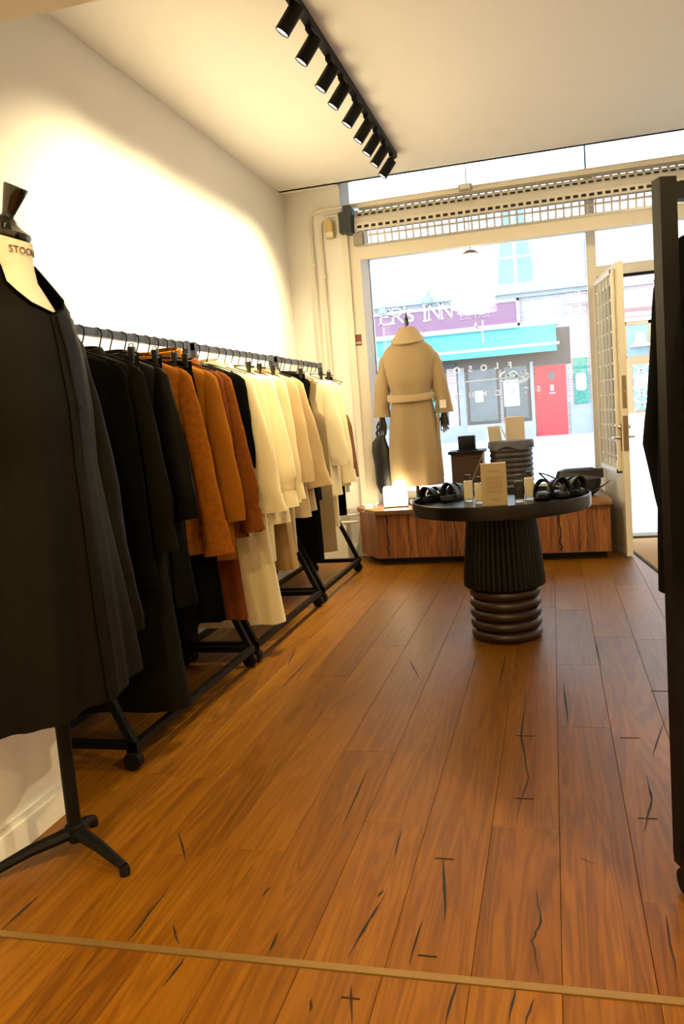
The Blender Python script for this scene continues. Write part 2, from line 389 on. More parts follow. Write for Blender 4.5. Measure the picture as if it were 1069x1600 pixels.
struct('trim_3', MB().box(.372, 1.22, 6.60, 6.76, -.014, .028), mat('sill_wood', (.10, .075, .05), .6, nscale=20, namt=.3), 'dark wooden door threshold')
struct('trim_4', MB().box(-1.37, XR, 6.275, 6.315, 2.305, 2.408), cream, 'cream header board below the roller shutter')
# entrance door, open inward
hinge = Vector((.385, 6.57, 0)); free = Vector((.478, 5.855, 0))
door = sroot('door_1', 'open white entrance door with glazed lattice panel')
door.location = hinge; dv = free-hinge; door.rotation_euler = (0, 0, math.atan2(dv.y, dv.x))   # local +x from hinge to free edge; -y faces -X side of shop
DW, DH, DT = dv.length, 2.0, .042
dz0 = .012
doorcream = mat('door_cream', (.78, .72, .58), .45, nscale=8, namt=.03)
for nm, a in (('stile', (0, .075, dz0, DH)), ('stile', (DW-.085, DW, dz0, DH)), ('top_rail', (.075, DW-.085, DH-.10, DH)), ('lock_rail', (.075, DW-.085, .56, .66)), ('bottom_panel', (.075, DW-.085, dz0, .56))):
    t = DT/2 if nm != 'bottom_panel' else DT/2-.006
    MB().box(a[0], a[1], -t, t, a[2], a[3]).build(nm, doorcream, door)
MB().box(.075, DW-.085, -.003, .003, .66, DH-.10).build('pane', pane_m, door)
gx0, gx1, gz0, gz1 = .10, DW-.11, .68, DH-.12
latt = mat('white_lattice', (.82, .82, .8), .4)
for i in range(1, 5):
    x = .075+(DW-.16)*i/5; MB().box(x-.006, x+.006, -.05, -.036, .62, DH-.06).build('lattice_bar', latt, door)
for i in range(12):
    z = .70+(DH-.82)*i/11; MB().box(.05, DW-.07, -.036, -.026, z-.006, z+.006).build('lattice_bar', latt, door)
for x in (.045, DW-.065): MB().box(x-.012, x+.012, -.05, -.021, .60, DH-.04).build('lattice_frame', doorcream, door)
for z in (.605, DH-.05): MB().box(.045, DW-.065, -.05, -.021, z-.014, z+.014).build('lattice_frame', latt, door)
for z in (.60, DH-.05): MB().box(DW-.078, DW-.056, -.054, -.022, z-.012, z+.012).build('lattice_corner', blackmetal, door)
MB().box(DW-.001, DW+.003, -.014, .014, 1.03, 1.25).build('lock_plate', agedbrass, door)
MB().box(DW-.001, DW+.003, -.016, .016, .74, .98).build('lock_plate', agedbrass, door)
MB().lathe([(.006, 0), (.006, .012)], 10, (DW, 0, 1.14)).build('lock_bolt', steel, door)
for s in (-1, 1):
    h = MB().tube([(DW-.045, s*.02, .835), (DW-.045, s*.062, .835)], .009, 10).tube([(DW-.045, s*.06, .835), (DW-.10, s*.064, .832), (DW-.155, s*.06, .828)], .0085, 10).build('handle', steel, door, True)
    MB().box(DW-.062, DW-.028, s*.021-.003, s*.021+.003, .74, .93).build('handle_plate', agedbrass, door)
    MB().tube([(DW-.045, s*.02, .905), (DW-.045, s*.04, .905)], .014, 12).build('lock_cylinder', steel, door, True)

# ------------------------------------------------------------------ street and buildings outside
FY = 26.0
struct('street', MB().box(-40, 40, 6.75, 60, -.2, -.03), mat('pale_paving', (.42, .43, .44), .85, nscale=2.5, namt=.12, bump=.2, bscale=6), 'pale stone paved street outside')
struct('pavement_kerb', MB().box(-30, 30, FY-3.2, FY, -.03, .06), mat('kerb_stone', (.40, .41, .42), .85, nscale=4, namt=.1), 'pale kerbed pavement across the street')
brickA = brick_mat('washed_brick', (.38, .35, .365, 1), (.31, .285, .30, 1), (.50, .49, .49, 1), 3.6)
brickB = brick_mat('red_brick', (.46, .34, .33, 1), (.40, .28, .275, 1), (.56, .52, .51, 1), 3.6)
stoneG = mat('grey_stone', (.30, .32, .35), .85, nscale=5, namt=.15)
mauve = mat('mauve_sign', (.20, .095, .165), .5)
offwhite = mat('sign_white', (.75, .73, .72), .6)
teal = mat('teal_awning', (.06, .36, .39), .75, nscale=5, namt=.08)
redp = mat('red_door_paint', (.62, .025, .045), .45, nscale=6, namt=.08)
dkglass = mat('shop_glass_dark', (.10, .12, .13), .15, nscale=2, namt=.4)
blueglass = mat('sky_glass', (.16, .24, .28), .1, nscale=3, namt=.2)
darkfr = mat('dark_shopfront_paint', (.055, .05, .055), .5)
greensign = mat('green_sign', (.05, .22, .17), .5, nscale=9, namt=.8)
minty = mat('mint_panel', (.55, .70, .64), .6)
oakdoor = mat('honey_door', (.34, .20, .09), .5, nscale=8, namt=.2, stretch=(1, 1, .1))
inn = thing('tavern_building', 'pale brick tavern across the street with mauve sign and teal awning', 'building', (0, FY, 0))
LY = lambda px, py, y=FY: (lambda p: (p.x, p.y-FY, p.z))(at_y(px, py, y))
MB().box(-14, 1.25, 0, 6, .0, 7.3).build('wall', brickA, inn); MB().box(-14, 1.25, 0, 6, 7.3, 13).build('upper_wall', mat('pale_render', (.72, .74, .76), .9), inn)
MB().box(-14, 1.30, -.22, 0, 4.42, 4.62).box(-14, 1.28, -.12, 0, 4.30, 4.42).build('cornice', stoneG, inn)
MB().box(.55, 1.25, -.06, 0, 0, 1.05).build('plinth', stoneG, inn)
MB().box(.56, 1.24, -.03, 0, 1.05, 4.3).build('pilaster', brickB, inn)
MB().box(1.18, 1.26, -.10, -.02, 0, 6).build('downpipe', stoneG, inn)
sg = MB().box(-9, -.88, -.16, 0, 3.54, 4.22).build('sign_board', mauve, inn); sg['label'] = 'mauve tavern sign board'
MB().box(-9, -.82, -.20, -.16, 4.20, 4.28).box(-9, -.82, -.20, -.16, 3.46, 3.55).box(-.90, -.82, -.20, -.16, 3.46, 4.28).build('sign_border', offwhite, sg)
def serif(ch, px0, px1, pyb, pyt, parent, m):
    a = at_y(px0, pyb, FY-.17); b = at_y(px1, pyt, FY-.17); x0, x1, z0, z1 = a.x, b.x, a.z, b.z; W = x1-x0; Hh = z1-z0; k = .26*Hh*.5; t = .07*Hh
    mb = MB(); y0, y1 = -.185, -.165
    def stem(x, wd=k, za=z0, zb=z1): mb.box(x-wd/2, x+wd/2, y0, y1, za, zb)
    def ser(x, z, wd): mb.box(x-wd/2, x+wd/2, y0, y1, z-t/2, z+t/2)
    if ch == 'I': stem((x0+x1)/2); ser((x0+x1)/2, z0, k*2.4); ser((x0+x1)/2, z1, k*2.4)
    if ch == 'N':
        stem(x0+k*.3, k*.55); stem(x1-k*.3, k*.55); mb.bar((x0+k*.2, -.175, z1), (x1-k*.2, -.175, z0), k, .02, (0, 1, 0)); ser(x0+k*.1, z1, k*1.8); ser(x0+k*.3, z0, k*1.8); ser(x1-k*.3, z1, k*1.8)
    if ch in 'ER':
        stem(x0+k*.5); ser(x0+k*.5, z0, k*1.9)
        if ch == 'E':
            for z in (z0, (z0+z1)/2, z1): mb.box(x0, x1-(W*.2 if z == (z0+z1)/2 else 0), y0, y1, z-t/2, z+t/2)
            mb.box(x1-t, x1, y0, y1, z0, z0+t*2); mb.box(x1-t, x1, y0, y1, z1-t*2, z1)
        else:
            P = [(x0, z1)]+[(x0+W*.5+W*.36*math.sin(q*PI/8), (z1+z0+Hh*.5)/2+Hh*.25*math.cos(q*PI/8)) for q in range(9)]+[(x0, z0+Hh*.5)]
            for p_, q_ in zip(P[:-1], P[1:]): mb.bar((p_[0], -.175, p_[1]), (q_[0], -.175, q_[1]), t*1.4, .02, (0, 1, 0))
            mb.bar((x0+W*.45, -.175, z0+Hh*.5), (x1, -.175, z0), k*.9, .02, (0, 1, 0))
    if ch == "'": mb.prism_xz([(x0, z1), (x1, z1), (x0+W*.3, z0)], y0, y1)
    mb.build('letter', m, parent)
serif('E', 594, 610, 508, 483, sg, offwhite); serif('R', 613, 629, 506, 481, sg, offwhite); serif("'", 631, 634, 487, 479, sg, offwhite)
serif('I', 660, 668, 502, 476, sg, offwhite); serif('N', 670, 687, 500, 474, sg, offwhite); serif('N', 690, 706, 498, 472, sg, offwhite)
faded = mat('faded_letter', (.33, .21, .29), .6)
for chx, px, py, sz in (('S', 641, 494, .55), ('E', 722, 495, .30), ('s', 729, 494, .30), ('t', 734, 494, .30), ('1', 743, 493, .30), ('9', 749, 492, .30), ('6', 756, 491, .30), ('2', 763, 490, .30)):
    a = at_y(px, py, FY-.17); t = text_mesh(chx, sz, offwhite if chx == 'S' else faded, 'letter', sg, .01, bold=.008 if chx == 'S' else .0); t.rotation_euler = (PI/2, 0, 0); t.location = (a.x, -.175, a.z)
aw = MB().loft([[(-6.5, -.02, 3.44), (.22, -.02, 3.44)], [(-6.5, -.75, 2.80), (.22, -.75, 2.80)], [(-6.5, -.76, 2.58), (.22, -.76, 2.58)]], False).build('awning', teal, inn); aw['label'] = 'teal fabric awning'
MB().tube([(-6.5, -.02, 3.46), (.30, -.02, 3.46)], .05, 8).tube([(-6.5, -.76, 2.80), (.30, -.76, 2.80)], .04, 8).build('awning_bar', offwhite, aw)
MB().box(-6.6, .62, -.05, 0, 2.2, 3.3).build('shopfront_fascia', darkfr, inn)
for x0, x1 in ((-6.4, -4.2), (-4.05, -3.2), (-2.55, -1.55), (-1.45, -.62)):
    wn = MB().box(x0, x1, -.06, 0, .55 if x0 > -2.6 else .7, 2.35).build('shop_window', darkfr, inn)
    MB().box(x0+.07, x1-.07, -.075, -.06, .65, 2.25).build('pane', dkglass, wn)
for i, (x0, x1) in enumerate(((-3.15, -2.85), (-2.80, -2.6), (-.60, -.50))):
    MB().box(x0, x1, -.09, 0, .05, 2.35).build('shopfront_post', brickB if i < 1 else stoneG, inn)
MB().box(-6.6, -.5, -.10, 0, .05, .55).build('stall_riser', stoneG, inn)
MB().box(-3.75, -3.3, -.10, -.06, .95, 2.2).build('menu_board', greensign, inn)
MB().box(-1.42, -.95, -.10, -.075, 1.05, 1.85).build('poster', minty, inn)
MB().box(-2.3, -2.05, -.10, -.075, 1.25, 1.6).build('notice', offwhite, inn)
dr = MB().box(-.47, .46, -.05, 0, .05, 2.20).build('red_door', redp, inn); dr['label'] = 'bright red tavern door'
MB().prism_xz([(.03, 1.72), (.17, 1.87), (.03, 2.02), (-.11, 1.87)], -.07, -.05).build('diamond_pane', dkglass, dr)
MB().box(-.02, .09, -.07, -.05, 1.42, 1.6).box(-.06, .13, -.065, -.05, 1.33, 1.37).build('door_knocker', stoneG, dr)
for z_ in (1.2, 1.33): MB().lathe([(.0, 0), (.04, .01), (.04, .04), (0, .05)], 10, (-.36, -.07, z_)).build('door_knob', brass, dr)
gs = MB().box(.68, 1.10, -.10, -.03, .98, 2.34).build('wall_sign', greensign, inn)
MB().prism_xz([(.74, 1.42), (.80, 1.36), (.98, 1.36), (1.04, 1.42), (1.04, 1.82), (.98, 1.88), (.80, 1.88), (.74, 1.82)], -.115, -.10).build('sign_panel', minty, gs)
def house_window(parent, x0, x1, z0, z1, curtain=True):
    fr = MB().box(x0-.12, x1+.12, -.06, 0, z0-.12, z1+.12).build('window', offwhite, parent)
    xm = (x0+x1)/2; zs = [z0, z0+(z1-z0)*.36, z1]
    for a, b in ((x0, xm-.05), (xm+.05, x1)):
        for c, d in ((zs[0], zs[1]-.03), (zs[1]+.03, zs[2])):
            MB().box(a, b, -.075, -.055, c, d).build('pane', blueglass, fr)
    if curtain:
        for s in (-1, 1):
            MB().prism_xz([(xm+s*.30, z1), (xm+s*.5, z1), (xm+s*.5, z0+.5)], -.085, -.076).build('curtain', mat('sheer_curtain', (.6, .68, .7), .9), fr)
house_window(inn, -1.40, -.36, 4.75, 6.9)
for px in (598, 668):
    p = at_y(px, 470 if px > 600 else 487, FY-.25)
    MB().lathe([(.06, 0), (.14, .02), (.14, .16), (.05, .2)], 12, (p.x, -.3, p.z-.1)).bar((p.x, -.3, p.z+.1), (p.x, 0, p.z+.3), .04).build('wall_lamp', mat('blue_grey_lamp', (.22, .30, .36), .5), inn)
p = at_y(905, 470, FY-.3)
MB().bar((p.x-.35, -.3, p.z+.02), (p.x+.35, -.3, p.z+.02), .06, .16).bar((p.x, -.3, p.z+.3), (p.x, -.3, p.z-1.1), .05).bar((p.x, -.3, p.z+.1), (p.x, 0, p.z+.1), .04).build('sign_bracket', stoneG, inn)
# neighbouring house with honey-coloured door
hb = thing('brick_house', 'pink brick house with honey wooden door seen through the open shop door', 'building', (0, FY, 0))
MB().box(1.3, 14, .05, 6, 0, 7.3).build('wall', brickB, hb); MB().box(1.3, 14, .05, 6, 7.3, 13).build('upper_wall', MATS['pale_render'], hb)
MB().box(1.3, 14, -.10, .05, 4.28, 4.45).build('cornice', stoneG, hb)
MB().box(2.02, 4.4, -.02, .05, 3.58, 3.66).box(2.02, 4.4, -.02, .05, 3.34, 3.40).build('string_course', mat('brick_band', (.32, .16, .15), .9), hb)
MB().box(2.0, 2.14, -.06, .05, 0, 3.4).box(2.0, 4.3, -.06, .05, 3.26, 3.36).box(4.16, 4.3, -.06, .05, 0, 3.3).build('door_surround', offwhite, hb)
dn = MB().box(2.14, 4.16, -.02, .05, .55, 2.12).box(2.14, 4.16, -.03, .05, 2.06, 2.24).box(2.14, 2.24, -.03, .05, 2.2, 3.26).box(2.86, 2.98, -.03, .05, 2.2, 3.26).box(2.14, 4.16, -.03, .05, 3.16, 3.26).build('double_door', oakdoor, hb); dn['label'] = 'honey-coloured wooden door with crossed bars'
for a, b in ((2.24, 2.86), (2.98, 4.1)): MB().box(a, b, -.01, .055, 2.24, 3.16).build('pane', blueglass, dn)
MB().box(2.38, 2.84, -.035, -.02, .62, 1.98).build('door_light', blueglass, dn)
for i in range(4):
    za, zb = .62+i*.34, .62+(i+1)*.34
    MB().bar((2.38, -.04, za), (2.84, -.04, zb), .05, .03, (0, 1, 0)).bar((2.84, -.04, za), (2.38, -.04, zb), .05, .03, (0, 1, 0)).build('crossed_bar', offwhite, dn)
MB().prism_xz([(2.48, 1.25), (2.74, 1.25), (2.80, 1.32), (2.80, 1.62), (2.74, 1.68), (2.48, 1.68), (2.42, 1.62), (2.42, 1.32)], -.07, -.055).build('notice', offwhite, dn)
MB().lathe([(.30, 0), (.27, .07), (.17, .14), (.14, .34), (.09, .40), (0, .41)], 18, (2.62, -.09, 2.50)).build('bell_decal', offwhite, dn, True)
MB().box(2.14, 4.16, -.04, .05, 0, .55).build('step', mat('pale_yellow_plaster', (.55, .52, .38), .8), hb)

# ------------------------------------------------------------------ roller shutter, conduit, small wall fittings
sh = thing('roller_shutter', 'cream perforated roller shutter rolled up above shop window', 'shutter', (0, 6.27, 2.41))
slatm = mat('shutter_cream', (.66, .63, .56), .45, .1, nscale=20, namt=.05)
slatg = mat('shutter_grey', (.46, .46, .45), .4, .4)
prof = [(.055, .275), (.012, .245), (-.022, .200), (-.035, .155), (-.030, .108), (-.012, .066), (.0, .0)]   # (y,z) joints, top to bottom
pitch = .0545; SX0, SX1 = -1.385, 2.05
nh = int((SX1-SX0)/pitch)
for i in range(6):
    (ya, za), (yb, zb) = prof[i], prof[i+1]
    P = lambda x, t, off=0: Vector((x, ya+(yb-ya)*t+off, za+(zb-za)*t))
    m = MB(); mt = slatm if i < 4 else slatg
    lo, hi = [(.30, .72), (.28, .70), (.5, .5), (.30, .74), (.16, .86), (.10, .90)][i]
    def strip(x0, x1, t0, t1):
        a, b, c, d = P(x0, t0), P(x1, t0), P(x1, t1), P(x0, t1); o = Vector((0, .005, 0))
        m.loft([[a, b, c, d], [a+o, b+o, c+o, d+o]], True, True, True)
    if i == 2: strip(SX0, SX1, .0, 1)
    else:
        strip(SX0, SX1, 0, lo); strip(SX0, SX1, hi, 1.0)
        rib = .012 if i > 3 else .020
        for k in range(nh+1):
            x = SX0+k*pitch; strip(x, min(x+rib, SX1), lo, hi)
    m.build('slat', mt, sh)
m = MB(); R90 = Matrix.Rotation(PI/2, 3, 'Y')
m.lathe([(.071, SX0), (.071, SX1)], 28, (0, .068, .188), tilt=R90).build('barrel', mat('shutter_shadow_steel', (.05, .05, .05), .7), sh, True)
MB().box(-1.455, -1.40, -.10, .12, .085, .285).box(-1.50, -1.455, -.06, .03, .10, .25).build('end_plate', mat('motor_dark', (.03, .04, .04), .5), sh)
MB().box(-1.40, -1.33, -.045, .03, .0, .085).build('guide_inlet', mat('guide_grey', (.30, .28, .25), .5), sh)
MB().box(SX0, SX1, -.005, .010, -.012, .004).build('bottom_bar', slatg, sh)
MB().box(-1.36, SX1, -.01, .10, .277, .300).build('top_cover', cream, sh)
cp = mat('conduit_paint', (.72, .66, .54), .5)
pa = thing('conduit', 'outer cream cable conduit bending from window wall to ceiling line', 'conduit', (-1.74, 6.27, .4))
MB().tube([(0, 0, 0), (0, 0, 2.22), (.012, 0, 2.275), (.05, 0, 2.305), (.12, 0, 2.31), (.6, .0, 2.318), (3.8, .0, 2.318)], .011, 8).build('pipe', cp, pa, True)
pb = thing('conduit', 'inner cream cable conduit ending at the shutter motor', 'conduit', (-1.665, 6.28, .4))
MB().tube([(0, 0, 0), (0, 0, 2.17), (.012, 0, 2.225), (.05, 0, 2.255), (.14, 0, 2.26)], .010, 8).build('pipe', cp, pb, True)
for o, zz in ((pa, (.9, 1.9)), (pb, (1.0, 1.8))):
    for z in zz: MB().box(-.016, .016, -.014, .02, z, z+.02).build('clip', cp, o)
dt = thing('motion_sensor', 'small yellowed sensor box on wall beside shutter motor', 'sensor', (-1.59, YW, 2.49))
MB().cbox(-.035, .035, -.05, 0, 0, .13, .012).build('housing', mat('yellowed_plastic', (.55, .42, .16), .5), dt); MB().box(-.028, .028, -.054, -.046, .01, .045).build('lens', cream, dt)
jb = thing('junction_box', 'small grey cable box on conduit above the shutter', 'cable box', tuple(at_y(727, 293, 6.20)))
MB().cbox(-.05, .05, -.03, .03, -.02, .02, .01).build('body', mat('box_grey', (.42, .40, .34), .5), jb); MB().box(-.035, .035, -.036, -.03, -.012, .012).build('lid', cream, jb)
stk = thing('alarm_sticker', 'small dark red alarm sticker on the cream window column', 'sticker', (at_y(559, 540, 6.28).x, 6.288, at_y(559, 540, 6.28).z))
MB().box(-.033, .033, -.001, .001, 0, .085).build('backing', mat('sticker_brown', (.07, .04, .02), .5), stk); MB().box(-.03, .03, -.002, -.001, .03, .08).build('red_field', mat('sticker_red', (.20, .03, .02), .5), stk); MB().box(-.026, .03, -.0025, -.0015, .012, .03).build('pale_line', mat('sticker_pale', (.45, .40, .28), .5), stk)
ch = thing('hanging_chain', 'thin chain hanging from ceiling by the shutter', 'chain', (at_z(591, 285, ZC).x, at_z(591, 285, ZC).y, ZC-.14))
for i in range(9): MB().tube([(0.004*math.cos(a*PI/4)*(i % 2), 0.004*math.cos(a*PI/4)*((i+1) % 2), .008+i*.0145+.008*math.sin(a*PI/4)) for a in range(9)], .0015, 5).build('link', agedbrass, ch)

# ------------------------------------------------------------------ window bench
bench = thing('window_bench', 'long oak plank window bench with chamfered corner', 'bench', (0, 0, 0))
BZ = .415
path = [(-1.49, 6.12), (-1.30, 5.83), (.355, 5.83), (.340, 6.55)]
top = [(-1.50, 6.28), (-1.50, 6.10), (-1.295, 5.80), (.372, 5.80), (.345, 6.58), (-1.36, 6.58), (-1.36, 6.28)]
MB().prism(top, BZ-.03, BZ).build('top', benchtop, bench)
MB().prism([(-1.42, 6.14), (-1.26, 5.93), (.33, 5.93), (.33, 6.50), (-1.42, 6.26)], 0, .05).build('plinth', mat('bench_plinth', (.02, .018, .016), .8), bench)
for a, b in zip(path[:-1], path[1:]):
    a, b = Vector(a), Vector(b); L = (b-a).length; n = max(1, round(L/.165)); d = (b-a)/L; nr = Vector((-d.y, d.x))
    ws = [rnd.uniform(.75, 1.3) for _ in range(n)]; sw = sum(ws); t = 0
    for wv in ws:
        l0, l1 = t*L/sw, (t+wv)*L/sw; t += wv
        o2 = rnd.uniform(-.002, .003)
        c = [a+d*(l0+.0015)-nr*o2, a+d*(l1-.0015)-nr*o2, a+d*(l1-.0015)+nr*.022, a+d*(l0+.0015)+nr*.022]
        MB().prism([(p.x, p.y) for p in c], .055, BZ-.031).build('board', benchwood, bench)
for px, w0 in ((606, .008), (640, .004), (712, .005), (876, .007), (905, .004)):
    p = at_y(px, 835, 5.826); pts = [(p.x+rnd.uniform(-.008, .008), 5.8245, .07+i*.031) for i in range(11)]
    MB().loft([[(x-w0*rnd.uniform(.3, 1), y, z) for x, y, z in pts], [(x+w0*rnd.uniform(.3, 1), y, z) for x, y, z in pts]], False).build('crack', crackm, bench)

# ------------------------------------------------------------------ lights: track with spots, pendant, bench lamp
TX = -.955
tr = thing('lighting_track', 'long black ceiling lighting track running toward the window', 'light track', (TX, 4.2, ZC))
MB().box(-.018, .018, -1.35, 1.50, -.034, 0).build('rail', blackmetal, tr); MB().box(-.008, .008, -1.34, 1.49, -.0345, -.03).build('slot', rubber, tr); MB().box(-.020, .020, 1.48, 1.505, -.036, 0).build('end_cap', blackmetal, tr)
ordn = ['nearest', 'second', 'third', 'fourth', 'fifth', 'sixth', 'seventh', 'eighth', 'farthest']
aim = Vector((-.60, -.10, -.79)).normalized()
lensm = mat('lamp_lens', (1, 1, 1), .4, emit=(1, .9, .7), estr=14)
for i, (px, py) in enumerate(((453, 30), (482, 78), (511, 122), (530, 150), (551, 180), (568, 206), (581, 227), (593, 245), (605, 263), None) if False else ((453, 30), (482, 78), (511, 122), (530, 150), (551, 180), (568, 206), (581, 227), (593, 245), (605, 263))):
    c = at_z(px, py, 2.755)
    lab = 'nearest black cylinder spotlight on the ceiling track' if i == 0 else ('farthest black cylinder spotlight, at the window end of the ceiling track' if i == 8 else f'{ordn[i]} black cylinder spotlight from the near end of the ceiling track')
    yb = min(c.y-.01, 5.68)
    s = thing('track_spotlight', lab, 'spotlight', (TX, yb, ZC-.034), 0, 'cylinder spotlights on the ceiling track')
    cl = Vector((c.x-TX, c.y-yb, c.z-(ZC-.034)))
    top_p = cl-aim*.062; bot_p = cl+aim*.062
    MB().box(-.014, .014, -.045, .045, -.022, 0).build('adapter', blackmetal, s)
    MB().tube([(0, 0, -.02), (0, .0, -.05), tuple(top_p+aim*.03+Vector((.012, 0, .004)))], .0065, 8).build('arm', blackmetal, s, True)
    q = aim.to_track_quat('Z', 'Y').to_matrix()
    MB().lathe([(.0, -.062), (.030, -.062), (.032, -.059), (.032, .062), (.029, .062), (.029, .050), (0, .050)], 24, tuple(cl), False, False, q).build('shade', blackmetal, s, True)
    MB().lathe([(0, .052), (.028, .052), (.028, .0545), (0, .0545)], 20, tuple(cl), False, False, q).build('lens', lensm, s, True)
    L = bpy.data.lights.new('spot_beam', 'SPOT'); L.energy = SPOT_W; L.color = WARM; L.spot_size = math.radians(92); L.spot_blend = .9; L.shadow_soft_size = .03
    lo = bpy.data.objects.new('spot_beam', L); COL.objects.link(lo); lo.parent = s; lo.location = tuple(cl+aim*.075); lo.rotation_euler = aim.to_track_quat('-Z', 'Y').to_euler()
fill_tr = thing('lighting_track', 'added black ceiling lighting track, out of view on the right half of the shop', 'light track', (1.25, 3.2, ZC))  # added track, out of view, to brighten the pier, door edge and window end
MB().box(-.018, .018, -1.0, 1.0, -.034, 0).build('rail', blackmetal, fill_tr); MB().box(-.020, .020, .98, 1.005, -.036, 0).build('end_cap', blackmetal, fill_tr)
for i, (y, tgt, W, ang) in enumerate(((2.5, (-1.6, 2.15, 1.1), RIGHT_FILL_W[0], 60), (3.2, (-.4, 5.9, .9), RIGHT_FILL_W[1], 75), (3.9, (.4, 6.2, 1.3), RIGHT_FILL_W[2], 75))):
    lab = ['first', 'second', 'third'][i]+' added black cylinder spotlight on the right-hand ceiling track'
    s = thing('track_spotlight', lab, 'spotlight', (1.25, y, ZC-.034), 0, 'added spotlights on the right track')
    cl = Vector((0, 0, -.09)); am = (Vector(tgt)-Vector((1.25, y, ZC-.124))).normalized(); q = am.to_track_quat('Z', 'Y').to_matrix()
    MB().box(-.014, .014, -.045, .045, -.022, 0).build('adapter', blackmetal, s)
    MB().tube([(0, 0, -.02), (0, 0, -.05), tuple(cl-am*.03+Vector((0, 0, .02)))], .0065, 8).build('arm', blackmetal, s, True)
    MB().lathe([(.0, -.062), (.030, -.062), (.032, -.059), (.032, .062), (.029, .062), (.029, .050), (0, .050)], 24, tuple(cl), False, False, q).build('shade', blackmetal, s, True)
    MB().lathe([(0, .052), (.028, .052), (.028, .0545), (0, .0545)], 20, tuple(cl), False, False, q).build('lens', lensm, s, True)
    L = bpy.data.lights.new('spot_beam', 'SPOT'); L.energy = W; L.color = WARM; L.spot_size = math.radians(ang); L.spot_blend = .9; L.shadow_soft_size = .03
    lo = bpy.data.objects.new('spot_beam', L); COL.objects.link(lo); lo.parent = s; lo.location = tuple(cl+am*.075); lo.rotation_euler = am.to_track_quat('-Z', 'Y').to_euler()
# added fill downlights, out of view, to brighten the pier and near floor
for j, (x, y) in enumerate(((-.5, .2), (.95, 1.15), (.2, -1.2))):
    d = thing('fill_downlight', ['added round ceiling downlight left of the doorway axis', 'added round ceiling downlight right of the doorway axis', 'added round ceiling downlight at the rear wall'][j], 'ceiling light', (x, y, ZC), 0, 'added downlights in rear room')
    MB().lathe([(.0, 0), (.075, 0), (.075, -.05), (.065, -.05), (.065, -.02), (0, -.02)], 24, (0, 0, 0), False, False).build('rim', blackmetal, d, True)
    MB().lathe([(.0, -.024), (.062, -.024), (.062, -.02), (0, -.02)], 20, (0, 0, 0), False, False).build('lens', lensm, d, True)
    L = bpy.data.lights.new('fill_beam', 'AREA'); L.shape = 'DISK'; L.size = .12; L.energy = REAR_FILL_W; L.color = REAR_FILL_COL
    lo = bpy.data.objects.new('fill_beam', L); COL.objects.link(lo); lo.parent = d; lo.location = (0, 0, -.055)
# pendant in the window
pd = thing('pendant_lamp', 'white bell glass pendant lamp hanging in the shop window', 'pendant lamp', (-.548, 6.46, 1.875))
shade_m = mat('opal_glass', (.9, .88, .84), .3, emit=(1, .93, .82), estr=1.6)
MB().lathe([(.060, .40), (.095, .375), (.115, .30), (.145, .15), (.158, .06), (.160, 0), (.155, 0), (.153, .06), (.14, .15), (.11, .30), (.09, .37), (.06, .395)], 32, (0, 0, 0), False, False).build('shade', shade_m, pd, True)
MB().lathe([(.0, .43), (.03, .428), (.062, .405), (.064, .39), (0, .39)], 24, (0, 0, 0), False, False).build('cap', mat('tan_wood_cap', (.34, .22, .11), .5), pd, True)
MB().tube([(0, 0, .425), (0, 0, 3.06-1.875)], .004, 8).build('cord', cream, pd, True)
MB().lathe([(0, .16), (.03, .17), (.045, .21), (.04, .25), (.02, .29), (.02, .36), (0, .36)], 16, (0, 0, 0), False, False).build('bulb', mat('bulb', (1, 1, 1), .4, emit=(1, .85, .6), estr=20), pd, True)
# glowing lamp on the bench
gl = thing('glowing_block_lamp', 'glowing white block lamp on the left of the bench', 'lamp', (at_z(612, 797, BZ).x, 6.02, BZ), .15)
MB().cbox(-.088, .088, -.06, .06, .01, .155, .012).build('block', mat('glowing_salt', (1, .9, .7), .5, emit=(1, .82, .5), estr=9), gl)
MB().cbox(-.01, .075, -.05, .05, .15, .195, .012).build('upper_block', MATS['glowing_salt'], gl)
MB().box(-.09, .09, -.062, .062, 0, .012).build('base', benchtop, gl)
fl = thing('string_lights', 'short coil of tiny warm string lights at bench corner', 'string lights', (-1.40, 6.10, BZ))
pts = [(.05*math.cos(a*.9)*(.4+a*.07), .05*math.sin(a*.9)*(.4+a*.07), .006+.010*(a % 3)) for a in range(16)]
MB().tube(pts+[(.0, -.10, .006), (-.02, -.16, -.02)], .002, 5).build('wire', cream, fl)
for p in pts[::3]: MB().lathe([(0, 0), (.005, .003), (.005, .009), (0, .012)], 8, p, False, False).build('bulb', mat('fairy_bulb', (1, 1, 1), .4, emit=(1, .8, .4), estr=25), fl, True)

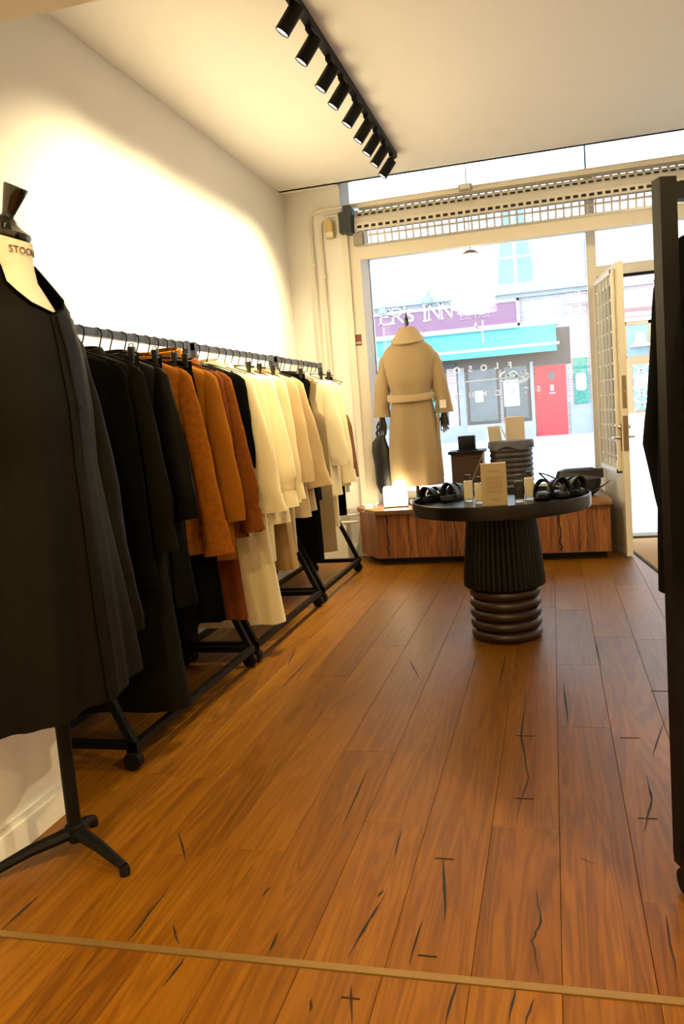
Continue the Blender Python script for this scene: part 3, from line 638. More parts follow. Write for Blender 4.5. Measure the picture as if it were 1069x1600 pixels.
# ------------------------------------------------------------------ clothes racks
RX, RZ = -1.58, 1.492
def rack(label, y0, y1):
    L = y1-y0
    r = thing('clothes_rack', label, 'clothes rack', (RX, (y0+y1)/2, 0), 0, 'clothes racks along the left wall')
    h = L/2; t = .026
    MB().bar((0, -h, RZ), (0, h, RZ), .022, .030).build('hanging_rail', greymetal, r)
    for s in (-1, 1):
        y = s*(h-t/2)
        MB().bar((0, y, .46), (0, y, RZ+.022), t, t).build('post', greymetal, r)
        for q in (-1, 1):
            MB().bar((0, y, .475), (q*.178, y, .075), t, t, (0, 1, 0)).build('leg', blackmetal, r)
            wh = MB().tube([(q*.178-.012*q, y-.016, .032), (q*.178-.012*q, y+.016, .032)], .031, 14).build('wheel', rubber, r, True)
            MB().bar((q*.178-.012*q, y, .03), (q*.178-.012*q, y, .085), .040, .012, (0, 1, 0)).build('caster_fork', blackmetal, wh)
        MB().bar((-.178, y, .085), (.178, y, .085), t, t).build('foot_bar', blackmetal, r)
    for q in (-1, 1): MB().bar((q*.178, -h, .085), (q*.178, h, .085), t, t).build('floor_bar', blackmetal, r)
    return r
rack('nearest black metal clothes rack, behind the dress form', 2.33, 3.455)
rack('middle black metal clothes rack along the left wall', 3.505, 4.61)
rack('farthest black metal clothes rack, beside the window', 4.675, 5.66)

def hanger(short, loc, rz, clips=None, scale=1, ztop=RZ+.018, sag=.065, hw=.19):
    """loc on rail centre line; local x across the rail"""
    hg = thing('clothes_hanger', f'black wire hanger holding the {short}', 'hanger', (loc[0], loc[1], ztop-.085), rz, 'black wire hangers')
    pts = []
    for i in range(11):
        a = -.5+i*(PI+.4)/10
        pts.append((-.019*math.cos(a), 0, .066+.019*math.sin(a)))
    pts = pts[::-1]+[(-.017, 0, .05)] if False else pts
    stem = [(-.017, 0, .058), (-.019, 0, .066)]+[(-.019*math.cos(a), 0, .066+.019*math.sin(a)) for a in [PI*k/8 for k in range(1, 9)]]+[(.019, 0, .055), (.006, 0, .018), (0, 0, 0)]
    MB().tube(stem, .0028, 6).build('hook', blackmetal, hg, True)
    if clips:
        MB().tube([(-hw, 0, -.02), (0, 0, 0), (hw, 0, -.02)], .003, 6).build('bar', blackmetal, hg, True)
        for s in (-1, 1):
            c = MB().cbox(s*clips-.013, s*clips+.013, -.012, .012, -.055, .005, .004).build('clip', mat('clip_black', (.006, .006, .006), .3), hg)
            MB().tube([(s*clips-.008, 0, .004), (s*clips-.008, 0, .016), (s*clips+.008, 0, .016), (s*clips+.008, 0, .004)], .0025, 6).build('clip_lever', blackmetal, c)
    else:
        MB().tube([(0, 0, 0), (.5*hw, 0, -.4*sag), (hw, 0, -sag), (hw*.9, 0, -sag-.012), (0, 0, -sag-.012), (-hw*.9, 0, -sag-.012), (-hw, 0, -sag), (-.5*hw, 0, -.4*sag), (0, 0, 0)], .0028, 6).build('shoulder_wire', blackmetal, hg, True)
    return hg

def sell(hw, ht, th, p=.75):
    c, s = math.cos(th), math.sin(th)
    return hw*math.copysign(abs(c)**p, c), ht*math.copysign(abs(s)**.9, s)
def body_loft(prof, folds=5, famp=.35, seed=0, N=44, lean=0.0):
    """prof: list (z, halfwidth, halfthick), top to bottom"""
    r = random.Random(seed); ph = [r.uniform(0, 6.28) for _ in range(4)]; k2 = r.choice((3, 4, 5)); rings = []
    z0, z1 = prof[0][0], prof[-1][0]
    # resample
    P = []
    for (a, b) in zip(prof[:-1], prof[1:]):
        n = max(1, int(abs(a[0]-b[0])/.05))
        for i in range(n): P.append(tuple(a[j]+(b[j]-a[j])*i/n for j in range(3)))
    P.append(prof[-1])
    for z, hw, ht in P:
        d = min(1, max(0, (z0-z-.05)/(z0-z1+1e-6)))
        ring = []
        for j in range(N):
            th = 2*PI*j/N; x, y = sell(hw, ht, th)
            f = famp*d*(math.sin(folds*th+ph[0]+1.2*d)+.5*math.sin((folds+k2)*th+ph[1]))
            y += ht*f*.8; x += hw*.03*d*math.sin(3*th+ph[2])
            ring.append((x+lean*d, y+.008*math.sin(7*z+ph[3])*d, z))
        rings.append(ring)
    return MB().loft(rings, True, False, False)
def sleeve_loft(pts, rad, seed=0, n=16, flat=.62, wr=.07):
    """pts centre line list, rad list; rings stay horizontal-ish"""
    r = random.Random(seed); ph = r.uniform(0, 6.28); rings = []
    P = []
    for i in range(len(pts)-1):
        for t in (0, .25, .5, .75): P.append((Vector(pts[i]).lerp(Vector(pts[i+1]), t), rad[i]+(rad[i+1]-rad[i])*t))
    P.append((Vector(pts[-1]), rad[-1])); m = len(P)
    for i, (p, rr) in enumerate(P):
        tg = (P[min(i+1, m-1)][0]-P[max(i-1, 0)][0]).normalized()
        u = Vector((0, 1, 0)).cross(tg).normalized()
        ring = []
        for j in range(n):
            a = 2*PI*j/n; q = rr*(1+wr*math.sin(3*a+i*.9+ph)+wr*.6*math.sin(i*2.1+ph+a))
            ring.append(tuple(p+u*(q*math.cos(a))+Vector((0, q*flat*math.sin(a), 0))))
        rings.append(ring)
    return MB().loft(rings, True, False, False)

GSEED = [0]
def top_garment(name, label, short, cat, y, hem, m, rz=0, sl=.62, out=.06, cuff=True, collar=.03, hw=.20, hemw=.24, ht=.035, hemt=.06, folds=4, famp=.3, sleeve_r=(.062, .06, .052), cuffm=None, vest=False, extra=None, rx=RX, hang=True, yoff=0, group='garments on the left racks', zt=None, loc=None, buttons=0, fwd=-.035, cuff_r=1.06, cuff_l=.075, bend=0):
    GSEED[0] += 1; sd = GSEED[0]*13+5; r = random.Random(sd)
    zt = zt or RZ-.085
    if hang: rz += .05
    loc = loc or (rx, y)
    g = thing(name, label, cat, (loc[0], loc[1], hem), rz, group)
    Z = zt-hem
    if vest:
        prof = [(Z, .07, .03), (Z-.02, .11, .032), (Z-.045, .155, .034), (Z-.07, .165, .034), (Z-.16, .150, .034), (Z-.24, .165, .04), (Z-.28, hw, .042), (Z*.5, (hw+hemw)/2, (ht+hemt)/2), (0, hemw, hemt)]
    else:
        prof = [(Z, .062, .030), (Z-.018, .105, .032), (Z-.045, .165, .034), (Z-.065, .188, .034), (Z-.10, hw, ht), (Z*.62, hw*1.0, ht*1.1), (Z*.3, (hw+hemw)/2, (ht+hemt)/2), (0, hemw, hemt)]
    body_loft(prof, folds, famp, sd).build('body', m, g, True)
    if not vest:
        for s in (-1, 1):
            o = (out if bend else out*.5)*r.uniform(.9, 1.1) if s > 0 or not hang else min(out, .02); zz = Z-.07
            if bend: ctr = [(s*.150, 0, zz+.026), (s*.192, fwd*.3, zz-.02), (s*(.20+o*.5), fwd, zz-sl*.3), (s*(.20+o), fwd, zz-sl*.6), (s*(.20+o+bend), fwd, zz-sl)]
            else: ctr = [(s*.150, 0, zz+.026), (s*.190, fwd*.3, zz-.02), (s*(.195+o*.42), fwd*.8, zz-sl*.42), (s*(.195+o*.85), fwd, zz-sl*.85), (s*(.195+o), fwd, zz-sl)]
            rad = [.012, .034, sleeve_r[0]*.70, sleeve_r[1]*.76, sleeve_r[2]*.82]
            so = sleeve_loft(ctr, rad, sd+s, 18, .42, .045).build('sleeve', m, g, True)
            if cuff:
                e = Vector(ctr[-1]); d = (Vector(ctr[-1])-Vector(ctr[-2])).normalized(); rc = sleeve_r[2]*cuff_r*.86
                sleeve_loft([e-d*.01, e+d*cuff_l*.5, e+d*cuff_l], [rc, rc*1.06, rc*1.12], sd+9, 18, .5, .015).build('cuff', cuffm or m, so, True)
    if collar:
        ring = lambda z, a, b: [(a*math.cos(2*PI*j/20), b*math.sin(2*PI*j/20), z+.012*math.sin(2*PI*j/20)) for j in range(20)]
        MB().loft([ring(Z-.012, .066, .034), ring(Z+collar, .060, .036), ring(Z+collar*.9, .075, .046), ring(Z-.022, .098, .046)], True).build('collar', m, g, True)
    for i in range(buttons):
        MB().lathe([(0, 0), (.006, 0), (.006, .003), (0, .003)], 10, (.01, -ht*1.12, Z-.12-i*.10), False, False, Matrix.Rotation(PI/2, 3, 'X')).build('button', cream, g)
    if hang: hanger(short, (loc[0], loc[1]), rz)
    return g
def trousers(label, short, y, hem, m, rz=0, hw=.155, cat='trousers', name='trousers', clips=.13, rx=RX, zt=None, legw=.098, group='garments on the left racks', belt=None):
    GSEED[0] += 1; sd = GSEED[0]*17+3
    zt = zt or RZ-.095
    g = thing(name, label, cat, (rx, y, hem), rz, group); Z = zt-hem
    body_loft([(Z, hw, .017), (Z-.04, hw, .018)], 3, 0, sd, 32).build('waistband', belt or m, g, True)
    body_loft([(Z-.038, hw, .019), (Z-.12, hw*1.08, .026), (Z-.24, hw*1.12, .03)], 4, .12, sd, 32).build('hip', m, g, True)
    for s in (-1, 1):
        b = body_loft([(Z-.20, hw*.57, .030), (Z*.5, legw, .032), (0, legw*1.02, .036)], 3, .25, sd+s, 28).build('leg', m, g, True); b.location = (s*(hw*.54), 0, 0)
    hanger(short, (rx, y), rz, clips=clips, hw=.16)
    return g
def skirt(label, short, y, hem, m, rz=0, hw=.15, hemw=.24, hemt=.06, name='skirt', cat='skirt', famp=.4, rx=RX):
    GSEED[0] += 1; sd = GSEED[0]*19+3; zt = RZ-.095
    g = thing(name, label, cat, (rx, y, hem), rz, 'garments on the left racks'); Z = zt-hem
    body_loft([(Z, hw, .017), (Z-.04, hw, .018)], 3, 0, sd, 32).build('waistband', m, g, True)
    body_loft([(Z-.038, hw, .02), (Z*.5, (hw+hemw)/2, .035), (0, hemw, hemt)], 6, famp, sd, 48).build('panel', m, g, True)
    hanger(short, (rx, y), rz, clips=.12, hw=.15)
    return g
# rack 1
top_garment('jacket', 'black V-neck jacket, first on the rack behind the dress form', 'first black jacket', 'jacket', 2.455, .34, C_BLACK, .05, .66, .05, collar=.02)
top_garment('shirt_dress', 'dark olive-black shirt dress with buttoned cuffs beside the dress form', 'olive-black shirt dress', 'dress', 2.575, .13, C_OLIVE, .06, .56, .10, collar=.02, hemw=.26, hemt=.07, sleeve_r=(.07, .075, .05))
trousers('black lace trousers hung from large clips between two black shirts', 'black lace trousers', 2.69, .36, C_LACE, .03)
top_garment('shirt', 'black satin shirt with wide sleeves right of the lace trousers', 'black satin shirt', 'shirt', 2.765, .46, C_SATIN, .05, .55, .10, collar=.02, sleeve_r=(.07, .08, .06), cuff=False)
trousers('black wide trousers clipped beside the rust suede shirt', 'black wide trousers', 2.87, .30, C_BLACK, .02)
top_garment('shirt', 'rust suede shirt with flared cuff, nearest of the rust garments', 'near rust suede shirt', 'shirt', 2.965, .62, C_RUST, .07, .60, .13, collar=.02, sleeve_r=(.066, .068, .062), cuff_r=1.05, cuff_l=.12)
skirt('long black skirt hanging between the rust and tobacco shirts', 'long black skirt', 3.06, .33, C_BLACK, 0)
trousers('black trousers with clip in front of the tobacco collar shirt', 'black clipped trousers', 3.135, .30, C_BLACK, .04)
top_garment('overshirt', 'tobacco brown wool overshirt with high collar', 'tobacco overshirt', 'shirt', 3.215, .55, C_ORANGE, .05, .62, .10, collar=.055, cuff=False, sleeve_r=(.075, .08, .07))
top_garment('dress', 'long red-brown velvet dress mostly behind black trousers', 'red-brown dress', 'dress', 3.29, .27, C_REDBR, .0, .45, .03, cuff=False, collar=0)
top_garment('shirt', 'dark rust suede shirt with gathered cuff at the rack joint', 'dark rust shirt', 'shirt', 3.37, .62, C_RUST2, .06, .60, .13, collar=.02, sleeve_r=(.07, .078, .056), cuff_l=.09)
# rack 2
top_garment('blouse', 'black blouse squeezed in front of the long cream coat', 'black blouse', 'blouse', 3.545, .62, C_BLACK, .03, .42, .02, cuff=False, collar=0)
top_garment('coat', 'long cream wool coat with wide sleeves reaching near the floor', 'long cream coat', 'coat', 3.65, .15, C_CREAM, .07, .64, .11, cuff=False, collar=.03, hemw=.27, hemt=.07, sleeve_r=(.085, .095, .10), ht=.045, famp=.25)
top_garment('shirt', 'ivory cotton shirt just behind the long cream coat', 'ivory cotton shirt', 'shirt', 3.775, .62, C_CREAM2, .05, .58, .08, collar=.015)
trousers('cream wide trousers second behind the long cream coat', 'cream wide trousers', 3.865, .42, C_CREAM2, .03)
top_garment('blouse', 'shiny ivory satin blouse with puffed gathered sleeve', 'ivory satin blouse', 'blouse', 3.955, .60, C_IVSAT, .06, .58, .11, collar=.015, sleeve_r=(.072, .09, .05))
skirt('tan wool skirt between the ivory blouses', 'tan wool skirt', 4.05, .34, C_TAN, .02)
top_garment('sweater', 'cream knitted sweater right of the tan skirt', 'cream sweater', 'sweater', 4.145, .68, C_CREAM, .05, .56, .07, collar=.012, cuff=True)
trousers('sand wool trousers hung in front of the beige jackets', 'sand wool trousers', 4.235, .40, C_BEIGE2, .0)
top_garment('jacket', 'sand wool jacket with narrow sleeve, left of the two beige jackets', 'sand jacket', 'jacket', 4.33, .58, C_BEIGE2, .06, .56, .08, cuff=False, collar=.02, sleeve_r=(.07, .068, .062))
top_garment('jacket', 'beige wool jacket with broad flared sleeve at end of middle rack', 'beige flared jacket', 'jacket', 4.45, .60, C_BEIGE, .08, .60, .14, cuff=False, collar=.02, sleeve_r=(.078, .088, .10))
# rack 3
trousers('black wool trousers, first on the far rack', 'black wool trousers', 4.735, .26, C_BLACK, .05)
top_garment('vest', 'slim black vest before the taupe vest on the far rack', 'slim black vest', 'vest', 4.80, .62, C_BLACK, .04, vest=True, collar=.01, hw=.17, hemw=.18)
top_garment('long_vest', 'long taupe sleeveless wool vest with rounded hem on the far rack', 'long taupe vest', 'vest', 4.925, .27, C_TAUPE, .25, vest=True, collar=0, hw=.20, hemw=.21, ht=.035, hemt=.05, famp=.15)
top_garment('blouse', 'cream blouse with short wide sleeve behind the taupe vest', 'cream short-sleeve blouse', 'blouse', 5.075, .62, C_CREAM2, .08, .52, .09, cuff=False, collar=.012, sleeve_r=(.08, .085, .08))
trousers('ivory trousers between the two cream blouses on the far rack', 'ivory trousers', 5.185, .40, C_CREAM2, .03)
top_garment('blouse', 'cream long-sleeved blouse next to the brown leather vest', 'cream long-sleeve blouse', 'blouse', 5.29, .66, C_CREAM2, .08, .58, .08, collar=.015)
trousers('slim black trousers showing below the far cream blouses', 'slim black trousers', 5.385, .45, C_BLACK, .0)
top_garment('vest', 'brown leather vest, last on the far rack beside the window', 'brown leather vest', 'vest', 5.485, .70, C_LEATHER, .10, vest=True, collar=0, hw=.21, hemw=.25, hemt=.06)
tgp = thing('price_tag', 'small white paper tag hanging below the brown leather vest', 'tag', (-1.40, 5.47, .60))
MB().box(-.014, .014, -.001, .001, .0, .06).build('card', whitepaint, tgp); MB().tube([(0, 0, .058), (-.004, 0, .085), (-.01, 0, .12)], .001, 5).build('string', cream, tgp)

# ------------------------------------------------------------------ radiators behind the racks
radm = mat('radiator_white', (.78, .74, .66), .45)
for nm, y0, y1 in (('long white ribbed radiator behind the near racks', 2.5, 3.95), ('white ribbed radiator behind the far rack beside the window bench', 4.4, 5.95)):
    r = thing('radiator', nm, 'radiator', (XL+.07, (y0+y1)/2, .14), 0, 'radiators on the left wall'); h = (y1-y0)/2
    MB().box(-.04, .015, -h, h, .015, .46).build('panel', radm, r)
    for k in range(int(2*h/.066)):
        yy = -h+.02+k*.066; MB().cbox(.012, .034, yy, yy+.042, .03, .44, .008).build('rib', radm, r)
    MB().box(-.045, .03, -h, h, .455, .475).build('top_grille', radm, r)
    for yy in (-h+.15, h-.15): MB().bar((-.03, yy, -.14), (-.03, yy, .03), .03).build('foot', radm, r)
rp = thing('radiator_pipes', 'pair of white radiator pipes running to bench corner', 'pipes', (-1.70, 6.16, .30))
for z in (.0, .055): MB().tube([(-.16, -.05, z), (.20, -.03, z)], .010, 8).build('pipe', radm, rp, True)
MB().box(-.20, .10, -.06, .10, -.30, -.02).box(-.20, .10, -.02, .10, -.02, .10).build('boxing', radm, rp)
pw = thing('power_adapter', 'white plug adapter resting on the pipe boxing', 'adapter', (-1.72, 6.20, .40))
MB().cbox(-.05, .03, -.03, .03, 0, .06, .008).build('body', whitepaint, pw); MB().tube([(.03, 0, .02), (.09, -.02, .03), (.15, -.05, .012), (.24, -.05, .03)], .003, 6).build('cable', whitepaint, pw, True)
MB().cbox(-.02, .01, -.05, -.03, .01, .04, .006).build('plug', whitepaint, pw)

# ------------------------------------------------------------------ dress form with black coat, front left
mx, my = -1.30, 1.82
df = thing('dress_form', 'cream linen dress form with tilted black neck knob on tripod stand', 'dress form', (mx, my, 0))
def ell(cx, cy, z, a, b, n=32): return [(cx+a*math.cos(2*PI*j/n), cy+b*math.sin(2*PI*j/n), z) for j in range(n)]
MB().loft([ell(.0, 0, .80, .13, .17), ell(0, 0, .95, .115, .15), ell(0, 0, 1.05, .11, .145), ell(.01, 0, 1.22, .125, .165), ell(.012, 0, 1.34, .118, .17), ell(0, 0, 1.42, .10, .165), ell(-.005, 0, 1.475, .085, .12), ell(-.005, 0, 1.515, .072, .080), ell(0, 0, 1.545, .066, .068)], True, True, True).build('torso', linen, df, True)
tl = Matrix.Rotation(math.radians(20), 3, 'Y')
nk = MB().loft([ell(0, 0, 1.54, .066, .068), ell(.0, 0, 1.57, .0645, .066)]+[[tuple(Vector((x, y, 1.63-x*.32))) for x, y, _ in ell(0.004, 0, 0, .066, .066)]], True).build('neck', linen, df, True)
tx = text_mesh('STOCKMAN', .024, mat('stamp_brown', (.10, .05, .02), .7), 'stamp', nk, .0004)
me = tx.data
for v in me.vertices:   # wrap lettering round the neck
    a = .16+v.co.x/.068; v.co = Vector((.0665*math.cos(a)+.003, .0685*math.sin(a), 1.597+v.co.y-.013*math.cos(a)))+Vector((math.cos(a), math.sin(a), 0))*(v.co.z)
MB().lathe([(0, -.008), (.067, -.008), (.069, 0), (.066, .010), (.045, .018), (.030, .026), (.026, .034), (.018, .040), (0, .04)], 28, (.004, 0, 1.640), False, False, tl).build('cap', blackgloss, df, True)
MB().lathe([(0, .034), (.018, .036), (.015, .044), (.018, .06), (.024, .085), (.030, .112), (.029, .116), (0, .118)], 24, (.004, 0, 1.640), False, False, Matrix.Rotation(math.radians(27), 3, 'Y')).build('knob', blackgloss, df, True)
MB().lathe([(.019, .04), (.019, .8)], 16).build('pole', blackmetal, df, True)
MB().lathe([(.026, .05), (.026, .085), (.020, .09)], 16).build('hub', blackmetal, df, True)
for px, py in ((195, 1360), (146, 1284), (-28, 1378)):
    e = at_z(px, py, .012); d = Vector((e.x-mx, e.y-my, 0))
    lg = MB().tube([(0, 0, .068), tuple(d*.5+Vector((0, 0, .052))), tuple(d+Vector((0, 0, .022)))], [.020, .016, .012], 8).build('leg', blackmetal, df, True)
    MB().lathe([(.013, 0), (.014, .012), (.012, .024), (0, .026)], 12, tuple(d), True, False).build('foot_cap', rubber, lg, True)
ct = thing('long_coat', 'long open-necked black coat worn by the front dress form', 'coat', (mx, my, .34))
coatm = cloth('black_coat_twill', (.0036, .0027, .0011), .6, 0, .3, 25, .06, spec=.09)
prof = [(1.565, .074, .078, 1.35), (1.54, .080, .092, 1.15), (1.50, .088, .13, .90), (1.475, .094, .165, .62), (1.45, .098, .187, .36), (1.43, .106, .20, .02), (1.34, .128, .205, .0), (1.2, .140, .205, .0), (1.05, .135, .20, .0), (.9, .138, .225, .0), (.7, .142, .255, .0), (.56, .148, .272, .0), (.445, .152, .285, .0)]
rings = []; N = 64
for k in range(len(prof)-1):
    a, b = prof[k], prof[k+1]; n = max(1, int((a[0]-b[0])/.03))
    for i in range(n+(1 if k == len(prof)-2 else 0)):
        t = i/n; q = [a[j]+(b[j]-a[j])*t for j in range(4)]
        d = max(0, (1.36-q[0])/.9); ring = []; a0 = q[3] if q[3] > .05 else q[3]-.12*(1-q[3]/.05)
        for j in range(N+1):
            th = a0+(2*PI-q[3]-a0)*j/N
            f = 1+.075*d*math.sin(8*th+.6+.5*d)+.05*d*math.sin(13*th+2+d)+.012*math.sin(3*th+9*q[0])
            ov = 1.0+(.03 if j < 6 else 0)
            ring.append((.008+q[1]*f*ov*math.cos(th), q[2]*f*ov*math.sin(th), q[0]-.34))
        rings.append(ring)
MB().loft(rings, False).build('body', coatm, ct, True)
for s in (-1, 1):
    dx = .0 if s > 0 else -.07
    sleeve_loft([(-.02, s*.165, 1.10), (-.010, s*.212, 1.03), (.005+dx*.5, s*.25, .72), (.012+dx, s*.272, .38), (.015+dx, s*.28, .205)], [.04, .072, .080, .088, .094], 5+s, 20, .7, .05).build('sleeve', coatm, ct, True)
MB().tube([(.168, .012, .11), (.166, .012, .18), (.160, .012, .36), (.152, .010, .56), (.148, .008, .72), (.152, .006, .86), (.142, .004, 1.0), (.122, .01, 1.085)], .004, 8).build('front_edge', coatm, ct, True)
MB().tube([(.156+.010*math.cos(a*PI/6), .004, .86+.010*math.sin(a*PI/6)) for a in range(13)], .002, 6).build('hook_loop', blackmetal, ct, True)
lp = []
for s in (-1, 1):
    pts = [(.012+q[1]*math.cos(q[3]*1.0)*1.0, s*q[2]*math.sin(q[3]), q[0]-.34) for q in prof[:6]]
    MB().tube(pts, [.0035]*len(pts), 8).build('neck_binding', C_BLACK, ct, True)

# ------------------------------------------------------------------ camel coat on form, in the window
bx, by = -1.03, 6.20
bf = thing('window_dress_form', 'black dress form under camel coat on the window bench', 'dress form', (bx, by, BZ))
MB().lathe([(.11, 0), (.11, .012), (.02, .022), (.014, .03), (.014, .6)], 20).build('stand', blackmetal, bf, True)
MB().loft([ell(0, 0, .55, .12, .09), ell(0, 0, .75, .12, .09), ell(0, 0, 1.0, .14, .10), ell(0, 0, 1.13, .13, .08), ell(0, 0, 1.2, .06, .055), ell(0, 0, 1.30, .05, .05)], True, True, True).build('torso', blackmetal, bf, True)
MB().lathe([(.0, 1.30), (.03, 1.31), (.018, 1.33), (.013, 1.35), (.018, 1.375), (.016, 1.40), (.007, 1.42), (.005, 1.45), (0, 1.455)], 16).build('knob', blackgloss, bf, True)
cc = thing('camel_coat', 'long camel wool belted coat seen from behind in the window', 'coat', (bx, by, .56))
H = 1.15
cp_ = [(H+.0, .055, .06), (H-.03, .085, .075), (H-.075, .135, .088), (H-.115, .18, .10), (H-.16, .205, .11), (H-.24, .198, .122), (H-.34, .178, .132), (H-.41, .160, .128), (H-.465, .145, .105), (H-.52, .155, .115), (H-.7, .185, .125), (H-.9, .20, .135), (0, .205, .145)]
body_loft(cp_, 5, .10, 3, 56).build('body', C_CAMEL, cc, True)
for s in (-1, 1):
    so = sleeve_loft([(s*.140, 0, H-.115), (s*.178, 0, H-.19), (s*.214, 0, H-.36), (s*.237, .0, H-.53), (s*.242, 0, H-.61)], [.02, .050, .062, .060, .062], 21+s, 18, .9, .04).build('sleeve', C_CAMEL, cc, True)
    sleeve_loft([(s*.239, 0, H-.555), (s*.242, 0, H-.615)], [.066, .069], 3, 18, .9, .0).build('cuff', C_CAMEL, so, True)
ring = lambda z, a, b, dz: [(a*math.cos(2*PI*j/28), b*math.sin(2*PI*j/28), z+dz*math.sin(2*PI*j/28)) for j in range(28)]
MB().loft([ring(H-.02, .060, .062, 0), ring(H+.035, .054, .056, 0), ring(H+.043, .060, .064, 0), ring(H-.01, .098, .102, .02), ring(H-.052, .128, .132, .03), ring(H-.060, .122, .126, .03), ring(H-.050, .10, .09, .03)], True).build('collar', C_CAMEL2, cc, True)
pts = []
bl = [[], [], [], [], []]
for j in range(41):
    th = PI*.93+PI*1.14*j/40; sag = -.022*math.sin(PI*j/40); e_ = sell(.150, .112, th)
    for q, (z, k) in enumerate(((H-.440, 1.05), (H-.443, 1.22), (H-.468, 1.25), (H-.492, 1.22), (H-.495, 1.05))): bl[q].append((e_[0]*k, e_[1]*k*1.08, z+sag))
MB().loft(bl, False).build('belt', C_CAMEL2, cc, True)
for s in (-1, 1): MB().tube([(s*.165, -.02, H-.42), (s*.176, -.03, H-.47), (s*.168, -.02, H-.53)], .005, 6).build('belt_loop', C_CAMEL, cc, True)
MB().tube([(.172, -.03, H-.49), (.20, -.05, H-.55), (.195, -.05, H-.8), (.205, -.05, .06)], [.012, .014, .016, .018], 8, True, .25).build('belt_end', C_CAMEL, cc, True)
ctg = thing('swing_tag', 'white paper swing tag on right sleeve of camel coat', 'tag', (bx+.245, by-.085, .56+H-.52))
MB().box(-.024, .024, -.001, .001, -.06, 0).build('card', whitepaint, ctg); MB().tube([(0, 0, -.005), (-.01, 0, .04)], .0012, 5).build('string', cream, ctg)
def hand(x, label):
    h = thing('mannequin_hand', label, 'hand', (x, by, 1.03), 0, 'black mannequin hands')
    MB().loft([ell(0, 0, .10, .022, .02, 14), ell(0, 0, .06, .022, .018, 14), ell(0, 0, .02, .030, .016, 14), ell(0, 0, -.02, .032, .015, 14)], True, True, True).build('palm', blackgloss, h, True)
    for k, l in enumerate((.055, .07, .065, .05)):
        xx = -.024+k*.016; MB().tube([(xx, 0, -.015), (xx, -.006, -.015-l*.5), (xx, -.018, -.015-l)], [.008, .0075, .006], 8).build('finger', blackgloss, h, True)
    MB().tube([(-.026, 0, .03), (-.042, -.012, .0), (-.044, -.02, -.025)], [.009, .008, .006], 8).build('thumb', blackgloss, h, True)
hand(bx-.24, 'black mannequin hand below left sleeve of camel coat'); hand(bx+.24, 'black mannequin hand below right sleeve of camel coat')
hb2 = thing('slouchy_bag', 'slouchy black leather bag hanging from left hand of camel-coat figure', 'bag', (bx-.235, by-.01, .505)); hb2.scale = (1.1, 1.1, 1.25)
MB().loft([ell(.0, 0, .0, .055, .03, 20), ell(-.01, 0, .06, .07, .045, 20), ell(-.015, 0, .18, .068, .045, 20), ell(-.03, 0, .27, .065, .04, 20), ell(-.035, 0, .32, .052, .03, 20), ell(-.02, 0, .36, .028, .02, 20)], True, True, True).build('pouch', blkleather, hb2, True)
MB().tube([(-.035, 0, .33), (-.05, 0, .38), (-.025, .0, .405), (.005, 0, .40), (.012, 0, .37), (-.01, 0, .345)], .010, 8).build('handle', blkleather, hb2, True)

# ------------------------------------------------------------------ window decals on the glass
decal = mat('white_vinyl', (.9, .9, .9), .5)
_n = decal.node_tree.nodes; _t = _n.new('ShaderNodeBsdfTranslucent'); _t.inputs[0].default_value = (.9, .9, .9, 1); _a = _n.new('ShaderNodeMixShader'); _a.inputs[0].default_value = .6
decal.node_tree.links.new(_n['Principled BSDF'].outputs[0], _a.inputs[1]); decal.node_tree.links.new(_t.outputs[0], _a.inputs[2]); decal.node_tree.links.new(_a.outputs[0], _n['Material Output'].inputs[0])
gd = thing('window_lettering', 'white lettering and script emblem on shop window, mirrored from inside', 'lettering', (0, YG-.004, 0))
def decal_text(ch, px, py, size):
    p = at_y(px, py, YG-.004); t = text_mesh(ch, size, decal, 'letter', gd, 0, bold=.0022); t.rotation_euler = (PI/2, 0, PI); t.location = (p.x, 0, p.z)
for chx, px, py in (('F', 797, 571), ('L', 776, 572), ('O', 756, 575), ('S', 735, 577), ('O', 714, 579)): decal_text(chx, px, py, .066)
for chx, px, py in (('S', 842, 608), ('T', 822, 610), ('O', 800, 612), ('C', 778, 614), ('K', 757, 616), ('H', 737, 618), ('O', 716, 620)): decal_text(chx, px, py, .062)
def stroke(pp, w, nm):
    P = [at_y(px, py, YG-.004) for px, py in pp]; A = []; B = []
    for i, q in enumerate(P):
        t = (P[min(i+1, len(P)-1)]-P[max(i-1, 0)]).normalized()
        A.append((q.x-t.z*w, 0, q.z+t.x*w)); B.append((q.x+t.z*w, 0, q.z-t.x*w))
    MB().loft([A, B], False).build(nm, decal, gd)
stroke([(695, 600), (785, 591), (830, 587)], .004, 'line')
def spl(pp, n=6):
    out = []
    for i in range(len(pp)-1):
        p0 = Vector(pp[max(i-1, 0)]); p1 = Vector(pp[i]); p2 = Vector(pp[i+1]); p3 = Vector(pp[min(i+2, len(pp)-1)])
        for k in range(n):
            t = k/n; out.append(tuple(.5*((2*p1)+(p2-p0)*t+(2*p0-5*p1+4*p2-p3)*t*t+(3*p1-p0-3*p2+p3)*t**3)))
    out.append(tuple(pp[-1])); return out
for q in ([(789, 580), (781, 588), (783, 595), (794, 597), (790, 600)], [(792, 594), (796, 584), (802, 580), (808, 584), (806, 592), (812, 596), (820, 590), (822, 582), (816, 580)],
          [(800, 596), (808, 598), (816, 597), (824, 592), (826, 586), (820, 579), (814, 582)], [(790, 588), (800, 586), (812, 588)]): stroke(spl(q), .0058, 'emblem_stroke')
for q in ([(743, 504), (746, 516)], [(741, 508), (755, 519), (754, 501)], [(746, 514), (757, 511)], [(754, 518), (755, 535)]): stroke(q, .0055, 'emblem_stroke')

